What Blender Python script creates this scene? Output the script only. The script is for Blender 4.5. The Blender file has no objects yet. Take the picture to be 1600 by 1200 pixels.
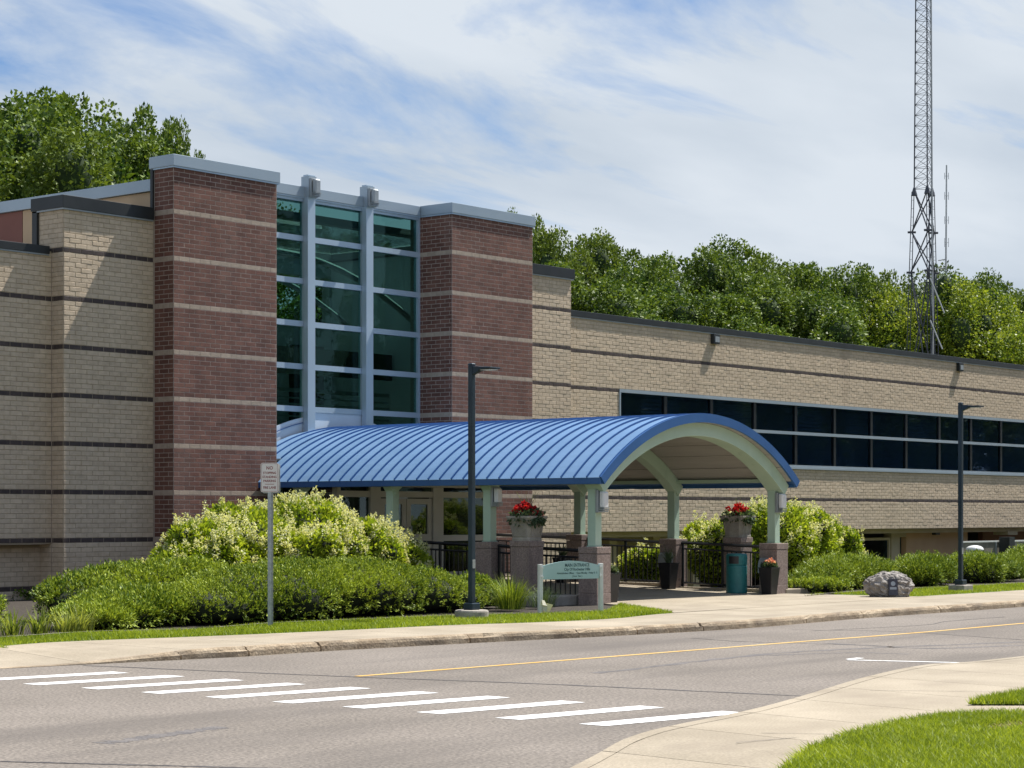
import bpy, math, random
import numpy as np
from mathutils import Vector, Matrix, noise as mnoise
random.seed(7); RNG = np.random.default_rng(11)
S = bpy.context.scene
COL = S.collection
R = math.radians

# ------------------------------------------------------------------ camera, sky, sun, exposure
EYE = 1.775; FPX = 3286.0
FW = Vector((.7727, .6348, 0)); RT = Vector((.6348, -.7727, 0))
cam_d = bpy.data.cameras.new('camera'); cam = bpy.data.objects.new('camera', cam_d); COL.objects.link(cam)
cam.location = (0, 0, EYE); cam.rotation_euler = (R(90), 0, -math.atan2(.7727, .6348))
cam_d.sensor_width = 36; cam_d.lens = FPX / 1600 * 36
cam_d.shift_y = 203 / 1600; cam_d.clip_start = .5; cam_d.clip_end = 2000
S.camera = cam
SUN_DIR = Vector((2.45, -.64, 4.25)).normalized()          # towards the sun
world = bpy.data.worlds.new('World'); S.world = world; world.use_nodes = True
wn = world.node_tree.nodes; wl = world.node_tree.links; wn.clear()
def WN(t, **k):
    n = wn.new(t)
    for a, b in k.items(): setattr(n, a, b)
    return n
w_out = WN('ShaderNodeOutputWorld'); w_bg = WN('ShaderNodeBackground'); w_bg.inputs[1].default_value = .115
sky = WN('ShaderNodeTexSky', sky_type='NISHITA', sun_disc=False, sun_elevation=math.asin(SUN_DIR.z),
         sun_rotation=math.atan2(SUN_DIR.x, SUN_DIR.y), air_density=1.0, dust_density=.6, ozone_density=1.6)
tc = WN('ShaderNodeTexCoord'); sep = WN('ShaderNodeSeparateXYZ'); wl.new(tc.outputs['Generated'], sep.inputs[0])
add = WN('ShaderNodeMath', operation='ADD'); add.inputs[1].default_value = .16; wl.new(sep.outputs[2], add.inputs[0])
mx = WN('ShaderNodeMath', operation='MAXIMUM'); mx.inputs[1].default_value = .05; wl.new(add.outputs[0], mx.inputs[0])
dv = WN('ShaderNodeVectorMath', operation='DIVIDE'); cmb = WN('ShaderNodeCombineXYZ')
for i in range(3): wl.new(mx.outputs[0], cmb.inputs[i])
wl.new(tc.outputs['Generated'], dv.inputs[0]); wl.new(cmb.outputs[0], dv.inputs[1])
mp = WN('ShaderNodeMapping'); mp.inputs['Rotation'].default_value = (0, 0, R(55)); mp.inputs['Scale'].default_value = (.72, 1.5, .4)
mp.inputs['Location'].default_value = (7.7, 1.1, 0)
wl.new(dv.outputs[0], mp.inputs[0])
nz = WN('ShaderNodeTexNoise'); nz.inputs['Scale'].default_value = 1.5; nz.inputs['Detail'].default_value = 8
nz.inputs['Roughness'].default_value = .58; nz.inputs['Distortion'].default_value = .5; wl.new(mp.outputs[0], nz.inputs[0])
rp = WN('ShaderNodeValToRGB'); rp.color_ramp.elements[0].position = .34; rp.color_ramp.elements[0].color = (0, 0, 0, 1)
rp.color_ramp.elements[1].position = .52; rp.color_ramp.elements[1].color = (1, 1, 1, 1)
# more veil towards the horizon, as thin cloud seen edge-on is
bias = WN('ShaderNodeMapRange'); bias.inputs[1].default_value = .03; bias.inputs[2].default_value = .26
bias.inputs[3].default_value = .34; bias.inputs[4].default_value = -.105; wl.new(sep.outputs[2], bias.inputs[0])
ad2 = WN('ShaderNodeMath', operation='ADD'); wl.new(nz.outputs[0], ad2.inputs[0]); wl.new(bias.outputs[0], ad2.inputs[1])
wl.new(ad2.outputs[0], rp.inputs[0])
nz2 = WN('ShaderNodeTexNoise'); nz2.inputs['Scale'].default_value = 1.5; nz2.inputs['Detail'].default_value = 7
wl.new(mp.outputs[0], nz2.inputs[0])
crp = WN('ShaderNodeValToRGB'); crp.color_ramp.elements[0].position = .34; crp.color_ramp.elements[0].color = (2.95, 3.4, 3.95, 1)
crp.color_ramp.elements[1].position = .62; crp.color_ramp.elements[1].color = (4.0, 4.35, 4.75, 1); wl.new(nz2.outputs[0], crp.inputs[0])
mixc = WN('ShaderNodeMixRGB'); wl.new(rp.outputs[0], mixc.inputs[0]); skm = WN('ShaderNodeMixRGB', blend_type='MULTIPLY'); skm.inputs[0].default_value = 1; skm.inputs[2].default_value = (.34, .475, .64, 1); wl.new(sky.outputs[0], skm.inputs[1]); wl.new(skm.outputs[0], mixc.inputs[1]); wl.new(crp.outputs[0], mixc.inputs[2])
wl.new(mixc.outputs[0], w_bg.inputs[0]); wl.new(w_bg.outputs[0], w_out.inputs[0])
sun_d = bpy.data.lights.new('sun', 'SUN'); sun_d.energy = 5.0; sun_d.angle = R(.53); sun_d.color = (1, .95, .87)
sun = bpy.data.objects.new('sun', sun_d); COL.objects.link(sun); sun.location = (60, -20, 60)
sun.rotation_euler = SUN_DIR.to_track_quat('Z', 'Y').to_euler()
S.view_settings.view_transform = 'Standard'; S.view_settings.look = 'None'; S.view_settings.gamma = 1
S.view_settings.use_curve_mapping = False; S.view_settings.exposure = .66
S.render.engine = 'CYCLES'; S.cycles.max_bounces = 6; S.cycles.transparent_max_bounces = 10
S.cycles.diffuse_bounces = 3; S.cycles.glossy_bounces = 3; S.cycles.caustics_reflective = False; S.cycles.caustics_refractive = False

# ------------------------------------------------------------------ measuring helpers (photograph pixel -> place)
def gp(px, py, z=0.0):
    d = FPX * (EYE - z) / (py - 803.0); lat = (px - 800.0) / FPX * d
    v = FW * d + RT * lat
    return (v.x, v.y)
def depth(x, y): return FW.x * x + FW.y * y
def pix(x, y, z):
    d = depth(x, y); return 800 + FPX * (RT.x * x + RT.y * y) / d, 803 - FPX * (z - EYE) / d

# ------------------------------------------------------------------ object helpers
def tag(o, label=None, cat=None, group=None, kind=None):
    if label: o['label'] = label
    if cat: o['category'] = cat
    if group: o['group'] = group
    if kind: o['kind'] = kind
    return o
def empty(name, loc=(0, 0, 0), rz=0, label=None, cat=None, group=None):
    o = bpy.data.objects.new(name, None); COL.objects.link(o); o.location = loc; o.rotation_euler = (0, 0, rz)
    o.empty_display_size = .2
    return tag(o, label, cat, group)
def link(name, me, parent=None, kind=None):
    o = bpy.data.objects.new(name, me); COL.objects.link(o)
    if parent: o.parent = parent
    if kind: o['kind'] = kind
    return o
def copy_tree(o, parent=None):
    c = o.copy(); COL.objects.link(c)
    if parent: c.parent = parent
    for ch in list(o.children): copy_tree(ch, c)
    return c
class MB:
    def __init__(s): s.v = []; s.f = []; s.m = []; s.cm = 0
    def quad(s, *p):
        n = len(s.v); s.v += [tuple(q) for q in p]; s.f.append(tuple(range(n, n + len(p)))); s.m.append(s.cm); return s
    def box(s, x0, x1, y0, y1, z0, z1, rot=None, c=None):
        P = [(x, y, z) for z in (z0, z1) for y in (y0, y1) for x in (x0, x1)]
        if rot is not None: P = [tuple(rot @ Vector(p) + Vector(c)) for p in P]
        n = len(s.v); s.v += P
        for f in ((0, 2, 3, 1), (4, 5, 7, 6), (0, 1, 5, 4), (2, 6, 7, 3), (0, 4, 6, 2), (1, 3, 7, 5)):
            s.f.append(tuple(n + i for i in f)); s.m.append(s.cm)
        return s
    def cyl(s, p0, p1, r0, r1=None, n=8, caps=True, ph=0):
        r1 = r0 if r1 is None else r1
        p0 = Vector(p0); p1 = Vector(p1); a = (p1 - p0).normalized()
        u = a.orthogonal().normalized(); w = a.cross(u); k = len(s.v)
        if abs(a.z) > .99: u = Vector((1, 0, 0)); w = Vector((0, a.z, 0))
        for p, r in ((p0, r0), (p1, r1)):
            for i in range(n):
                t = 2 * math.pi * i / n + ph; s.v.append(tuple(p + (u * math.cos(t) + w * math.sin(t)) * r))
        for i in range(n):
            j = (i + 1) % n; s.f.append((k + i, k + j, k + n + j, k + n + i)); s.m.append(s.cm)
        if caps:
            s.f.append(tuple(k + n - 1 - i for i in range(n))); s.m.append(s.cm)
            s.f.append(tuple(k + n + i for i in range(n))); s.m.append(s.cm)
        return s
    def tube(s, pts, r, n=6):
        for a, b in zip(pts[:-1], pts[1:]): s.cyl(a, b, r, r, n)
        return s
    def loft(s, rings, close=True, caps=True):
        k = len(s.v); n = len(rings[0])
        for rg in rings: s.v += [tuple(p) for p in rg]
        for a in range(len(rings) - 1):
            for i in range(n if close else n - 1):
                j = (i + 1) % n
                s.f.append((k + a * n + i, k + a * n + j, k + (a + 1) * n + j, k + (a + 1) * n + i)); s.m.append(s.cm)
        if caps and close:
            s.f.append(tuple(k + n - 1 - i for i in range(n))); s.m.append(s.cm)
            s.f.append(tuple(k + (len(rings) - 1) * n + i for i in range(n))); s.m.append(s.cm)
        return s
    def build(s, name, mat, parent=None, off=(0, 0, 0), smooth=False, bevel=0, kind=None):
        me = bpy.data.meshes.new(name)
        me.from_pydata([(a - off[0], b - off[1], c - off[2]) for a, b, c in s.v], [], s.f)
        for m in (mat if isinstance(mat, (list, tuple)) else [mat]): me.materials.append(m)
        me.polygons.foreach_set('material_index', s.m)
        if smooth: me.polygons.foreach_set('use_smooth', [True] * len(s.f))
        me.update()
        o = link(name, me, parent, kind)
        if bevel:
            b = o.modifiers.new('bevel', 'BEVEL'); b.width = bevel; b.segments = 2; b.limit_method = 'ANGLE'; b.angle_limit = R(40)
        return o
def sqring(cx, cy, z, w, d=None, ch=0.0):
    d = w if d is None else d; a, b = w / 2, d / 2
    if ch <= 0: return [(cx - a, cy - b, z), (cx + a, cy - b, z), (cx + a, cy + b, z), (cx - a, cy + b, z)]
    return [(cx - a + ch, cy - b, z), (cx + a - ch, cy - b, z), (cx + a, cy - b + ch, z), (cx + a, cy + b - ch, z),
            (cx + a - ch, cy + b, z), (cx - a + ch, cy + b, z), (cx - a, cy + b - ch, z), (cx - a, cy - b + ch, z)]
def np_mesh(name, verts, k, mats, midx=None):
    """mesh of n faces with k corners each from an (n*k,3) array"""
    n = len(verts) // k; me = bpy.data.meshes.new(name)
    me.vertices.add(len(verts)); me.vertices.foreach_set('co', verts.astype(np.float32).ravel())
    me.loops.add(len(verts)); me.loops.foreach_set('vertex_index', np.arange(len(verts), dtype=np.int32))
    me.polygons.add(n); me.polygons.foreach_set('loop_start', np.arange(0, n * k, k, dtype=np.int32))
    for m in (mats if isinstance(mats, (list, tuple)) else [mats]): me.materials.append(m)
    if midx is not None: me.polygons.foreach_set('material_index', midx.astype(np.int32))
    me.update(calc_edges=True); me.validate()
    return me

# ------------------------------------------------------------------ materials
def newmat(name):
    m = bpy.data.materials.new(name); m.use_nodes = True
    return m, m.node_tree.nodes, m.node_tree.links, m.node_tree.nodes['Principled BSDF']
def surf(name, c1, c2=None, rough=.7, metal=0, scale=6, detail=5, bump=0, bscale=40, coord='pos', stretch=None,
         rand=0.0, spec=None, stain=None, speck=None, lo=.35, hi=.65, bdist=.01):
    """procedural surface: two base colours mixed by noise, fine relief, optional random tint per piece, stains and speckle"""
    m, N, L, B = newmat(name)
    geo = N.new('ShaderNodeNewGeometry'); vec = geo.outputs['Position']
    if coord == 'obj':
        t = N.new('ShaderNodeTexCoord'); vec = t.outputs['Object']
    if stretch:
        mpn = N.new('ShaderNodeMapping'); mpn.inputs['Scale'].default_value = stretch; L.new(vec, mpn.inputs[0]); vec2 = mpn.outputs[0]
    else: vec2 = vec
    nz = N.new('ShaderNodeTexNoise'); nz.inputs['Scale'].default_value = scale; nz.inputs['Detail'].default_value = detail
    L.new(vec2, nz.inputs[0])
    rp = N.new('ShaderNodeValToRGB'); rp.color_ramp.elements[0].position = lo; rp.color_ramp.elements[1].position = hi
    c2 = c2 or c1
    rp.color_ramp.elements[0].color = (*c1, 1); rp.color_ramp.elements[1].color = (*c2, 1)
    L.new(nz.outputs[0], rp.inputs[0]); col = rp.outputs[0]
    if speck:
        sc, amt = speck
        wn_ = N.new('ShaderNodeTexNoise'); wn_.inputs['Scale'].default_value = sc; wn_.inputs['Detail'].default_value = 2; L.new(vec, wn_.inputs[0])
        mr = N.new('ShaderNodeMapRange'); mr.inputs[1].default_value = .3; mr.inputs[2].default_value = .7
        mr.inputs[3].default_value = 1 - amt; mr.inputs[4].default_value = 1 + amt; L.new(wn_.outputs[0], mr.inputs[0])
        mm = N.new('ShaderNodeVectorMath'); mm.operation = 'SCALE'; L.new(col, mm.inputs[0]); L.new(mr.outputs[0], mm.inputs['Scale']); col = mm.outputs[0]
    if stain:
        sc, colr, lo2, hi2, st = stain
        mps = N.new('ShaderNodeMapping'); mps.inputs['Scale'].default_value = st; L.new(vec, mps.inputs[0])
        sn = N.new('ShaderNodeTexNoise'); sn.inputs['Scale'].default_value = sc; sn.inputs['Detail'].default_value = 6; L.new(mps.outputs[0], sn.inputs[0])
        mr = N.new('ShaderNodeMapRange'); mr.inputs[1].default_value = lo2; mr.inputs[2].default_value = hi2; L.new(sn.outputs[0], mr.inputs[0])
        mxx = N.new('ShaderNodeMixRGB'); L.new(mr.outputs[0], mxx.inputs[0]); L.new(col, mxx.inputs[1]); mxx.inputs[2].default_value = (*colr, 1); col = mxx.outputs[0]
    if rand:
        oi = N.new('ShaderNodeObjectInfo'); ad = N.new('ShaderNodeMath'); ad.operation = 'ADD'
        L.new(geo.outputs['Random Per Island'], ad.inputs[0]); L.new(oi.outputs['Random'], ad.inputs[1])
        wnz = N.new('ShaderNodeTexWhiteNoise'); wnz.noise_dimensions = '1D'; L.new(ad.outputs[0], wnz.inputs['W'])
        mr = N.new('ShaderNodeMapRange'); mr.inputs[3].default_value = 1 - rand; mr.inputs[4].default_value = 1 + rand; L.new(wnz.outputs[0], mr.inputs[0])
        mm = N.new('ShaderNodeVectorMath'); mm.operation = 'SCALE'; L.new(col, mm.inputs[0]); L.new(mr.outputs[0], mm.inputs['Scale']); col = mm.outputs[0]
    L.new(col, B.inputs['Base Color']); B.inputs['Roughness'].default_value = rough; B.inputs['Metallic'].default_value = metal
    if spec is not None: B.inputs['Specular IOR Level'].default_value = spec
    if bump:
        bz = N.new('ShaderNodeTexNoise'); bz.inputs['Scale'].default_value = bscale; bz.inputs['Detail'].default_value = 4; L.new(vec, bz.inputs[0])
        bp = N.new('ShaderNodeBump'); bp.inputs['Strength'].default_value = bump; bp.inputs['Distance'].default_value = bdist
        L.new(bz.outputs[0], bp.inputs['Height']); L.new(bp.outputs[0], B.inputs['Normal'])
    return m
def leafmat(name, ca, cb, trans=.35, rough=.5, tree=0.0, cyel=None):
    m, N, L, B = newmat(name)
    geo = N.new('ShaderNodeNewGeometry'); oi = N.new('ShaderNodeObjectInfo')
    nz = N.new('ShaderNodeTexNoise'); nz.inputs['Scale'].default_value = .55; nz.inputs['Detail'].default_value = 3; L.new(geo.outputs['Position'], nz.inputs[0])
    a = N.new('ShaderNodeMath'); a.operation = 'MULTIPLY_ADD'; L.new(geo.outputs['Random Per Island'], a.inputs[0]); a.inputs[1].default_value = .7; a.inputs[2].default_value = -.35
    b = N.new('ShaderNodeMath'); b.operation = 'ADD'; L.new(a.outputs[0], b.inputs[0]); L.new(nz.outputs[0], b.inputs[1])
    rp = N.new('ShaderNodeValToRGB'); rp.color_ramp.elements[0].position = .2; rp.color_ramp.elements[1].position = .85
    rp.color_ramp.elements[0].color = (*ca, 1); rp.color_ramp.elements[1].color = (*cb, 1); L.new(b.outputs[0], rp.inputs[0]); col = rp.outputs[0]
    if cyel:
        mxx = N.new('ShaderNodeMixRGB'); mr = N.new('ShaderNodeMapRange'); mr.inputs[1].default_value = .45; mr.inputs[2].default_value = 1; mr.inputs[4].default_value = tree
        L.new(oi.outputs['Random'], mr.inputs[0]); L.new(mr.outputs[0], mxx.inputs[0]); L.new(col, mxx.inputs[1]); mxx.inputs[2].default_value = (*cyel, 1); col = mxx.outputs[0]
    L.new(col, B.inputs['Base Color']); B.inputs['Roughness'].default_value = rough; B.inputs['Specular IOR Level'].default_value = .2
    if trans:
        tr = N.new('ShaderNodeBsdfTranslucent'); ml = N.new('ShaderNodeMixShader'); ml.inputs[0].default_value = trans
        sc = N.new('ShaderNodeVectorMath'); sc.operation = 'MULTIPLY'; L.new(col, sc.inputs[0]); sc.inputs[1].default_value = (1.7, 1.6, .7)
        L.new(sc.outputs[0], tr.inputs[0]); L.new(B.outputs[0], ml.inputs[1]); L.new(tr.outputs[0], ml.inputs[2])
        L.new(ml.outputs[0], N['Material Output'].inputs[0])
    return m
def glassmat(name, tint, refl=(1, 1, 1), ior=1.5, wav=.0):
    m, N, L, B = newmat(name); N.remove(B)
    tr = N.new('ShaderNodeBsdfTransparent'); tr.inputs[0].default_value = (*tint, 1)
    gl = N.new('ShaderNodeBsdfGlossy'); gl.inputs['Roughness'].default_value = .012; gl.inputs[0].default_value = (*refl, 1)
    lw_ = N.new('ShaderNodeLayerWeight'); lw_.inputs[0].default_value = .5                     # Schlick reflectance, the same for both faces of a pane
    pw_ = N.new('ShaderNodeMath'); pw_.operation = 'POWER'; L.new(lw_.outputs['Facing'], pw_.inputs[0]); pw_.inputs[1].default_value = 5
    r0 = ((ior - 1) / (ior + 1)) ** 2
    fr = N.new('ShaderNodeMath'); fr.operation = 'MULTIPLY_ADD'; L.new(pw_.outputs[0], fr.inputs[0]); fr.inputs[1].default_value = 1 - r0; fr.inputs[2].default_value = r0
    mxx = N.new('ShaderNodeMixShader'); L.new(fr.outputs[0], mxx.inputs[0]); L.new(tr.outputs[0], mxx.inputs[1]); L.new(gl.outputs[0], mxx.inputs[2])
    if wav:
        geo = N.new('ShaderNodeNewGeometry'); nz = N.new('ShaderNodeTexNoise'); nz.inputs['Scale'].default_value = 1.1; L.new(geo.outputs['Position'], nz.inputs[0])
        bp = N.new('ShaderNodeBump'); bp.inputs['Strength'].default_value = wav; bp.inputs['Distance'].default_value = .02
        L.new(nz.outputs[0], bp.inputs['Height']); L.new(bp.outputs[0], gl.inputs['Normal'])
    L.new(mxx.outputs[0], N['Material Output'].inputs[0])
    return m
M = {}
M['brick_tan'] = surf('tan_brick', (.50, .398, .285), (.58, .47, .345), .85, scale=9, rand=.07, stain=(.9, (.40, .315, .23), .55, .9, (1.3, 1.3, .22)), bump=.28, bscale=45, bdist=.012)
M['brick_dark'] = surf('dark_brick', (.045, .032, .03), (.07, .05, .045), .7, scale=9, rand=.2, bump=.3)
M['brick_red'] = surf('red_brick', (.120, .050, .035), (.165, .075, .053), .8, scale=3, rand=.18, stain=(.8, (.19, .115, .09), .56, .9, (1.3, 1.3, .2)), bump=.35, bscale=50)
M['brick_band'] = surf('buff_band_brick', (.33, .26, .20), (.40, .32, .25), .85, scale=9, rand=.08, bump=.3)
M['mortar_tan'] = surf('tan_mortar', (.33, .265, .19), (.38, .31, .225), .95, scale=5, bump=.4)
M['mortar_red'] = surf('grey_mortar', (.36, .29, .245), (.42, .345, .295), .95, scale=5, bump=.4)
M['coping_grey'] = surf('grey_metal_coping', (.33, .40, .46), (.37, .44, .50), .42, .35, scale=.8)
M['coping_black'] = surf('black_metal_coping', (.018, .022, .024), (.028, .032, .034), .45, .2, scale=1.5)
M['panel_tan'] = surf('tan_wall_panel', (.50, .35, .21), (.55, .39, .24), .7, scale=1.2)
M['panel_red'] = surf('russet_wall_panel', (.20, .075, .055), (.23, .09, .065), .7, scale=1.2)
M['alu'] = surf('pale_blue_aluminium', (.40, .50, .60), (.45, .55, .65), .38, .35, scale=.7)
M['alu_white'] = surf('off_white_frame', (.56, .54, .49), (.62, .60, .55), .5, scale=1.5)
M['spandrel'] = surf('pale_spandrel', (.55, .63, .72), (.6, .68, .76), .5, scale=1.0)
M['mint'] = surf('mint_paint', (.385, .515, .41), (.435, .565, .46), .5, scale=1.5, stain=(1.2, (.25, .36, .28), .62, .9, (3, 3, .5)))
M['roof_blue'] = surf('blue_standing_seam_metal', (.165, .295, .49), (.195, .335, .54), .36, .2, scale=.9, rand=.045, bump=.35, bscale=1.6, bdist=.03, stain=(1.4, (.18, .31, .56), .6, .95, (.5, 2, .5)))
M['fascia_blue'] = surf('dark_blue_metal', (.030, .105, .29), (.04, .125, .33), .4, .2, scale=1)
M['seam'] = surf('blue_seam', (.025, .09, .26), None, .4, .2)
M['soffit'] = surf('grey_soffit_board', (.33, .315, .30), (.38, .365, .35), .7, scale=2, stretch=(4, .3, 4), rand=.05)
M['stone'] = surf('brown_granite_block', (.20, .150, .132), (.30, .235, .21), .8, scale=30, detail=3, speck=(90, .35), stain=(1.1, (.12, .09, .08), .55, .85, (2, 2, .6)), bump=.3, bscale=60)
M['cast'] = surf('grey_cast_stone', (.26, .235, .205), (.36, .33, .29), .85, scale=5, speck=(60, .15), stain=(2, (.17, .15, .125), .55, .8, (3, 3, .6)), bump=.3)
M['black_metal'] = surf('black_railing_paint', (.010, .011, .014), (.016, .018, .022), .4, .1, scale=8)
M['pole'] = surf('dark_teal_pole_paint', (.010, .024, .038), (.016, .034, .05), .42, .15, scale=3, stain=(4, (.06, .085, .1), .6, .9, (6, 6, .4)))
M['galv'] = surf('galvanised_steel', (.30, .33, .34), (.42, .45, .46), .45, .6, scale=18)
M['sign_white'] = surf('white_sign_face', (.66, .63, .61), (.72, .69, .67), .45, scale=5)
M['sign_red'] = surf('sign_lettering', (.24, .06, .06), None, .6)
M['sign_teal'] = surf('pale_teal_sign_face', (.36, .54, .54), (.42, .60, .60), .4, scale=1.2, stain=(1.6, (.5, .64, .66), .55, .8, (1, 1, 2)))
M['sign_ink'] = surf('dark_teal_lettering', (.02, .07, .08), None, .6)
M['white_paint'] = surf('white_metal_paint', (.62, .64, .62), (.7, .72, .7), .5, scale=4)
M['teal_bin'] = surf('teal_moulded_plastic', (.012, .13, .135), (.018, .16, .165), .5, scale=10, bump=.1)
M['black_plastic'] = surf('black_plastic', (.009, .009, .011), (.014, .014, .017), .45, scale=6)
M['diffuser'] = surf('white_lamp_diffuser', (.72, .73, .75), None, .35)
M['lampgrey'] = surf('grey_lamp_housing', (.28, .31, .33), (.34, .37, .39), .45, .3, scale=3)
M['concrete'] = surf('pale_concrete', (.29, .245, .18), (.365, .312, .235), .9, scale=.9, detail=8, speck=(45, .16), rand=.05,
                     stain=(.8, (.25, .208, .155), .5, .78, (1, 1.6, 1)), bump=.25, bscale=80, bdist=.004)
M['kerb'] = surf('weathered_kerb_concrete', (.27, .205, .135), (.42, .34, .24), .95, scale=4, detail=8, speck=(40, .22), rand=.1,
                 stain=(2.2, (.15, .12, .09), .5, .75, (.6, 1, 3)), bump=.8, bscale=25, bdist=.02)
M['asphalt'] = surf('worn_grey_asphalt', (.156, .135, .114), (.200, .174, .149), .92, scale=.35, detail=7, speck=(30, .42),
                    stain=(.6, (.098, .085, .075), .50, .80, (.16, 1.3, 1)), bump=.5, bscale=70, bdist=.008)
M['tar'] = surf('dark_crack_sealant', (.045, .04, .04), (.08, .072, .07), .7, scale=3)
M['tyre_mark'] = surf('dark_tyre_rubber_smear', (.10, .092, .09), (.155, .14, .132), .85, scale=5, speck=(48, .3))
M['paint_white'] = surf('white_road_paint', (.74, .74, .73), (.86, .86, .85), .7, scale=20, stain=(6, (.34, .31, .28), .58, .80, (1, 1, 1)))
M['paint_yellow'] = surf('worn_yellow_road_paint', (.62, .36, .075), (.55, .40, .16), .8, scale=2.5, stain=(6, (.30, .24, .18), .55, .9, (1, 1, 1)))
M['turf'] = surf('turf_soil', (.075, .115, .018), (.11, .15, .03), .95, scale=1.5, detail=6, bump=.6, bscale=30)
M['mulch'] = surf('dark_mulch', (.026, .02, .015), (.05, .04, .03), .95, scale=14, bump=.8, bscale=20, bdist=.03)
M['ground'] = surf('far_ground', (.05, .075, .02), (.09, .10, .04), .95, scale=.3)
M['grass'] = leafmat('grass_blade', (.125, .185, .012), (.35, .42, .05), .35, .5)
M['straw'] = leafmat('dry_straw', (.25, .2, .1), (.42, .35, .2), .2, .7)
M['leaf_tree'] = leafmat('maple_leaf', (.026, .066, .010), (.18, .255, .040), .2, .5, .55, (.14, .19, .035))
M['leaf_pale'] = leafmat('pale_tree_leaf', (.08, .14, .014), (.28, .34, .05), .32, .45)
M['leaf_grey'] = leafmat('grey_green_leaf', (.05, .085, .05), (.11, .15, .09), .3, .5)
M['leaf_yew'] = leafmat('yew_needle', (.065, .125, .012), (.42, .50, .065), .14, .5)
M['leaf_juniper'] = leafmat('juniper_needle', (.065, .12, .016), (.34, .42, .055), .13, .5)
M['leaf_hydrangea'] = leafmat('hydrangea_leaf', (.14, .22, .018), (.37, .44, .05), .35, .42)
M['panicle'] = leafmat('cream_panicle', (.50, .52, .28), (.72, .72, .50), .3, .6)
M['leaf_lily'] = leafmat('strap_leaf', (.11, .16, .03), (.30, .34, .09), .35, .45)
M['petal_red'] = leafmat('red_petal', (.28, .008, .016), (.62, .03, .04), .25, .5)
M['petal_pink'] = leafmat('pink_petal', (.6, .2, .18), (.8, .55, .45), .3, .5)
M['petal_white'] = leafmat('white_petal', (.6, .6, .55), (.78, .76, .7), .3, .5)
M['dead'] = leafmat('brown_twig', (.06, .035, .02), (.11, .07, .04), 0, .8)
M['bark'] = surf('grey_brown_bark', (.06, .048, .036), (.11, .09, .07), .95, scale=6, stretch=(3, 3, .5), bump=.7, bscale=12, bdist=.05)
M['core_tree'] = surf('inner_foliage', (.02, .042, .010), (.035, .065, .014), .9, scale=3, bump=.6)  # solid crown core, dark colour stands in for shade among the leaves
M['core_green'] = surf('inner_twigs', (.010, .016, .005), (.018, .026, .008), .95, scale=12, bump=.6)  # solid shrub core, near-black colour paints the shade in the gaps
M['rock'] = surf('grey_granite_boulder', (.17, .155, .142), (.40, .37, .34), .85, scale=5, detail=9, speck=(60, .2), stain=(3, (.14, .12, .11), .5, .75, (2, 1, .6)), bump=.6, bscale=30, bdist=.02)
M['plaque'] = surf('dark_bronze_plaque', (.05, .047, .055), (.08, .075, .085), .4, .6, scale=15)
M['glass_green'] = glassmat('green_tinted_glass', (.335, .515, .495), (.30, .52, .52), 1.5, .05)
M['glass_dark'] = glassmat('dark_tinted_glass', (.46, .57, .70), (.60, .76, .95), 1.5, .05)
M['glass_door'] = glassmat('door_glass', (.48, .56, .53), (.9, 1, .97), 1.6, .04)
M['room'] = surf('pale_room_plaster', (.55, .56, .54), (.6, .61, .59), .9, scale=1)
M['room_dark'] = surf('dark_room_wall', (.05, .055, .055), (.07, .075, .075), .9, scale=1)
M['beam_white'] = surf('pale_interior_beam', (.42, .43, .41), None, .7)
M['mull_dark'] = surf('dark_window_mullion', (.012, .015, .018), None, .4, .3)
M['stucco'] = surf('peach_stucco', (.52, .31, .18), (.56, .345, .205), .9, scale=1.5, bump=.2)
M['soft_tan'] = surf('tan_render', (.42, .33, .22), (.46, .365, .25), .9, scale=2, bump=.2)
M['mast'] = surf('weathered_mast_steel', (.05, .055, .07), (.10, .105, .12), .55, .3, scale=2)
M['mast_pale'] = surf('pale_coax_bundle', (.36, .38, .40), (.45, .47, .49), .6, scale=2)
M['fence_glass'] = glassmat('clear_screen_glass', (.85, .88, .86), (1, 1, 1), 1.5)
M['screen'] = surf('dusty_screen_panel', (.17, .155, .13), (.27, .25, .21), .4, scale=2.2)
M['roof_grey'] = surf('grey_roof_membrane', (.22, .21, .20), (.28, .27, .255), .9, scale=1)

# ------------------------------------------------------------------ the ground
def in_poly(P, poly):
    x, y = P[:, 0], P[:, 1]; c = np.zeros(len(P), bool); n = len(poly)
    for i in range(n):
        x1, y1 = poly[i]; x2, y2 = poly[i - 1]
        k = ((y1 > y) != (y2 > y)) & (x < (x2 - x1) * (y - y1) / (y2 - y1 + 1e-12) + x1); c ^= k
    return c
mb = MB()                                                     # one sheet to the horizon, with the sunken court beside the right wing
xs = [-700, 43.5, 46.5, 120, 700]; ys = [-700, 29.0, 31.5, 40, 700]
def gz(x, y): return -1.55 if (46 < x < 121 and 31 < y < 41) else -.2
for i in range(4):
    for j in range(4):
        mb.quad(*[(x, y, gz(x, y)) for x, y in ((xs[i], ys[j]), (xs[i + 1], ys[j]), (xs[i + 1], ys[j + 1]), (xs[i], ys[j + 1]))])
tag(mb.build('ground', M['ground']), kind='structure')
ZR = -.13
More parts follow.
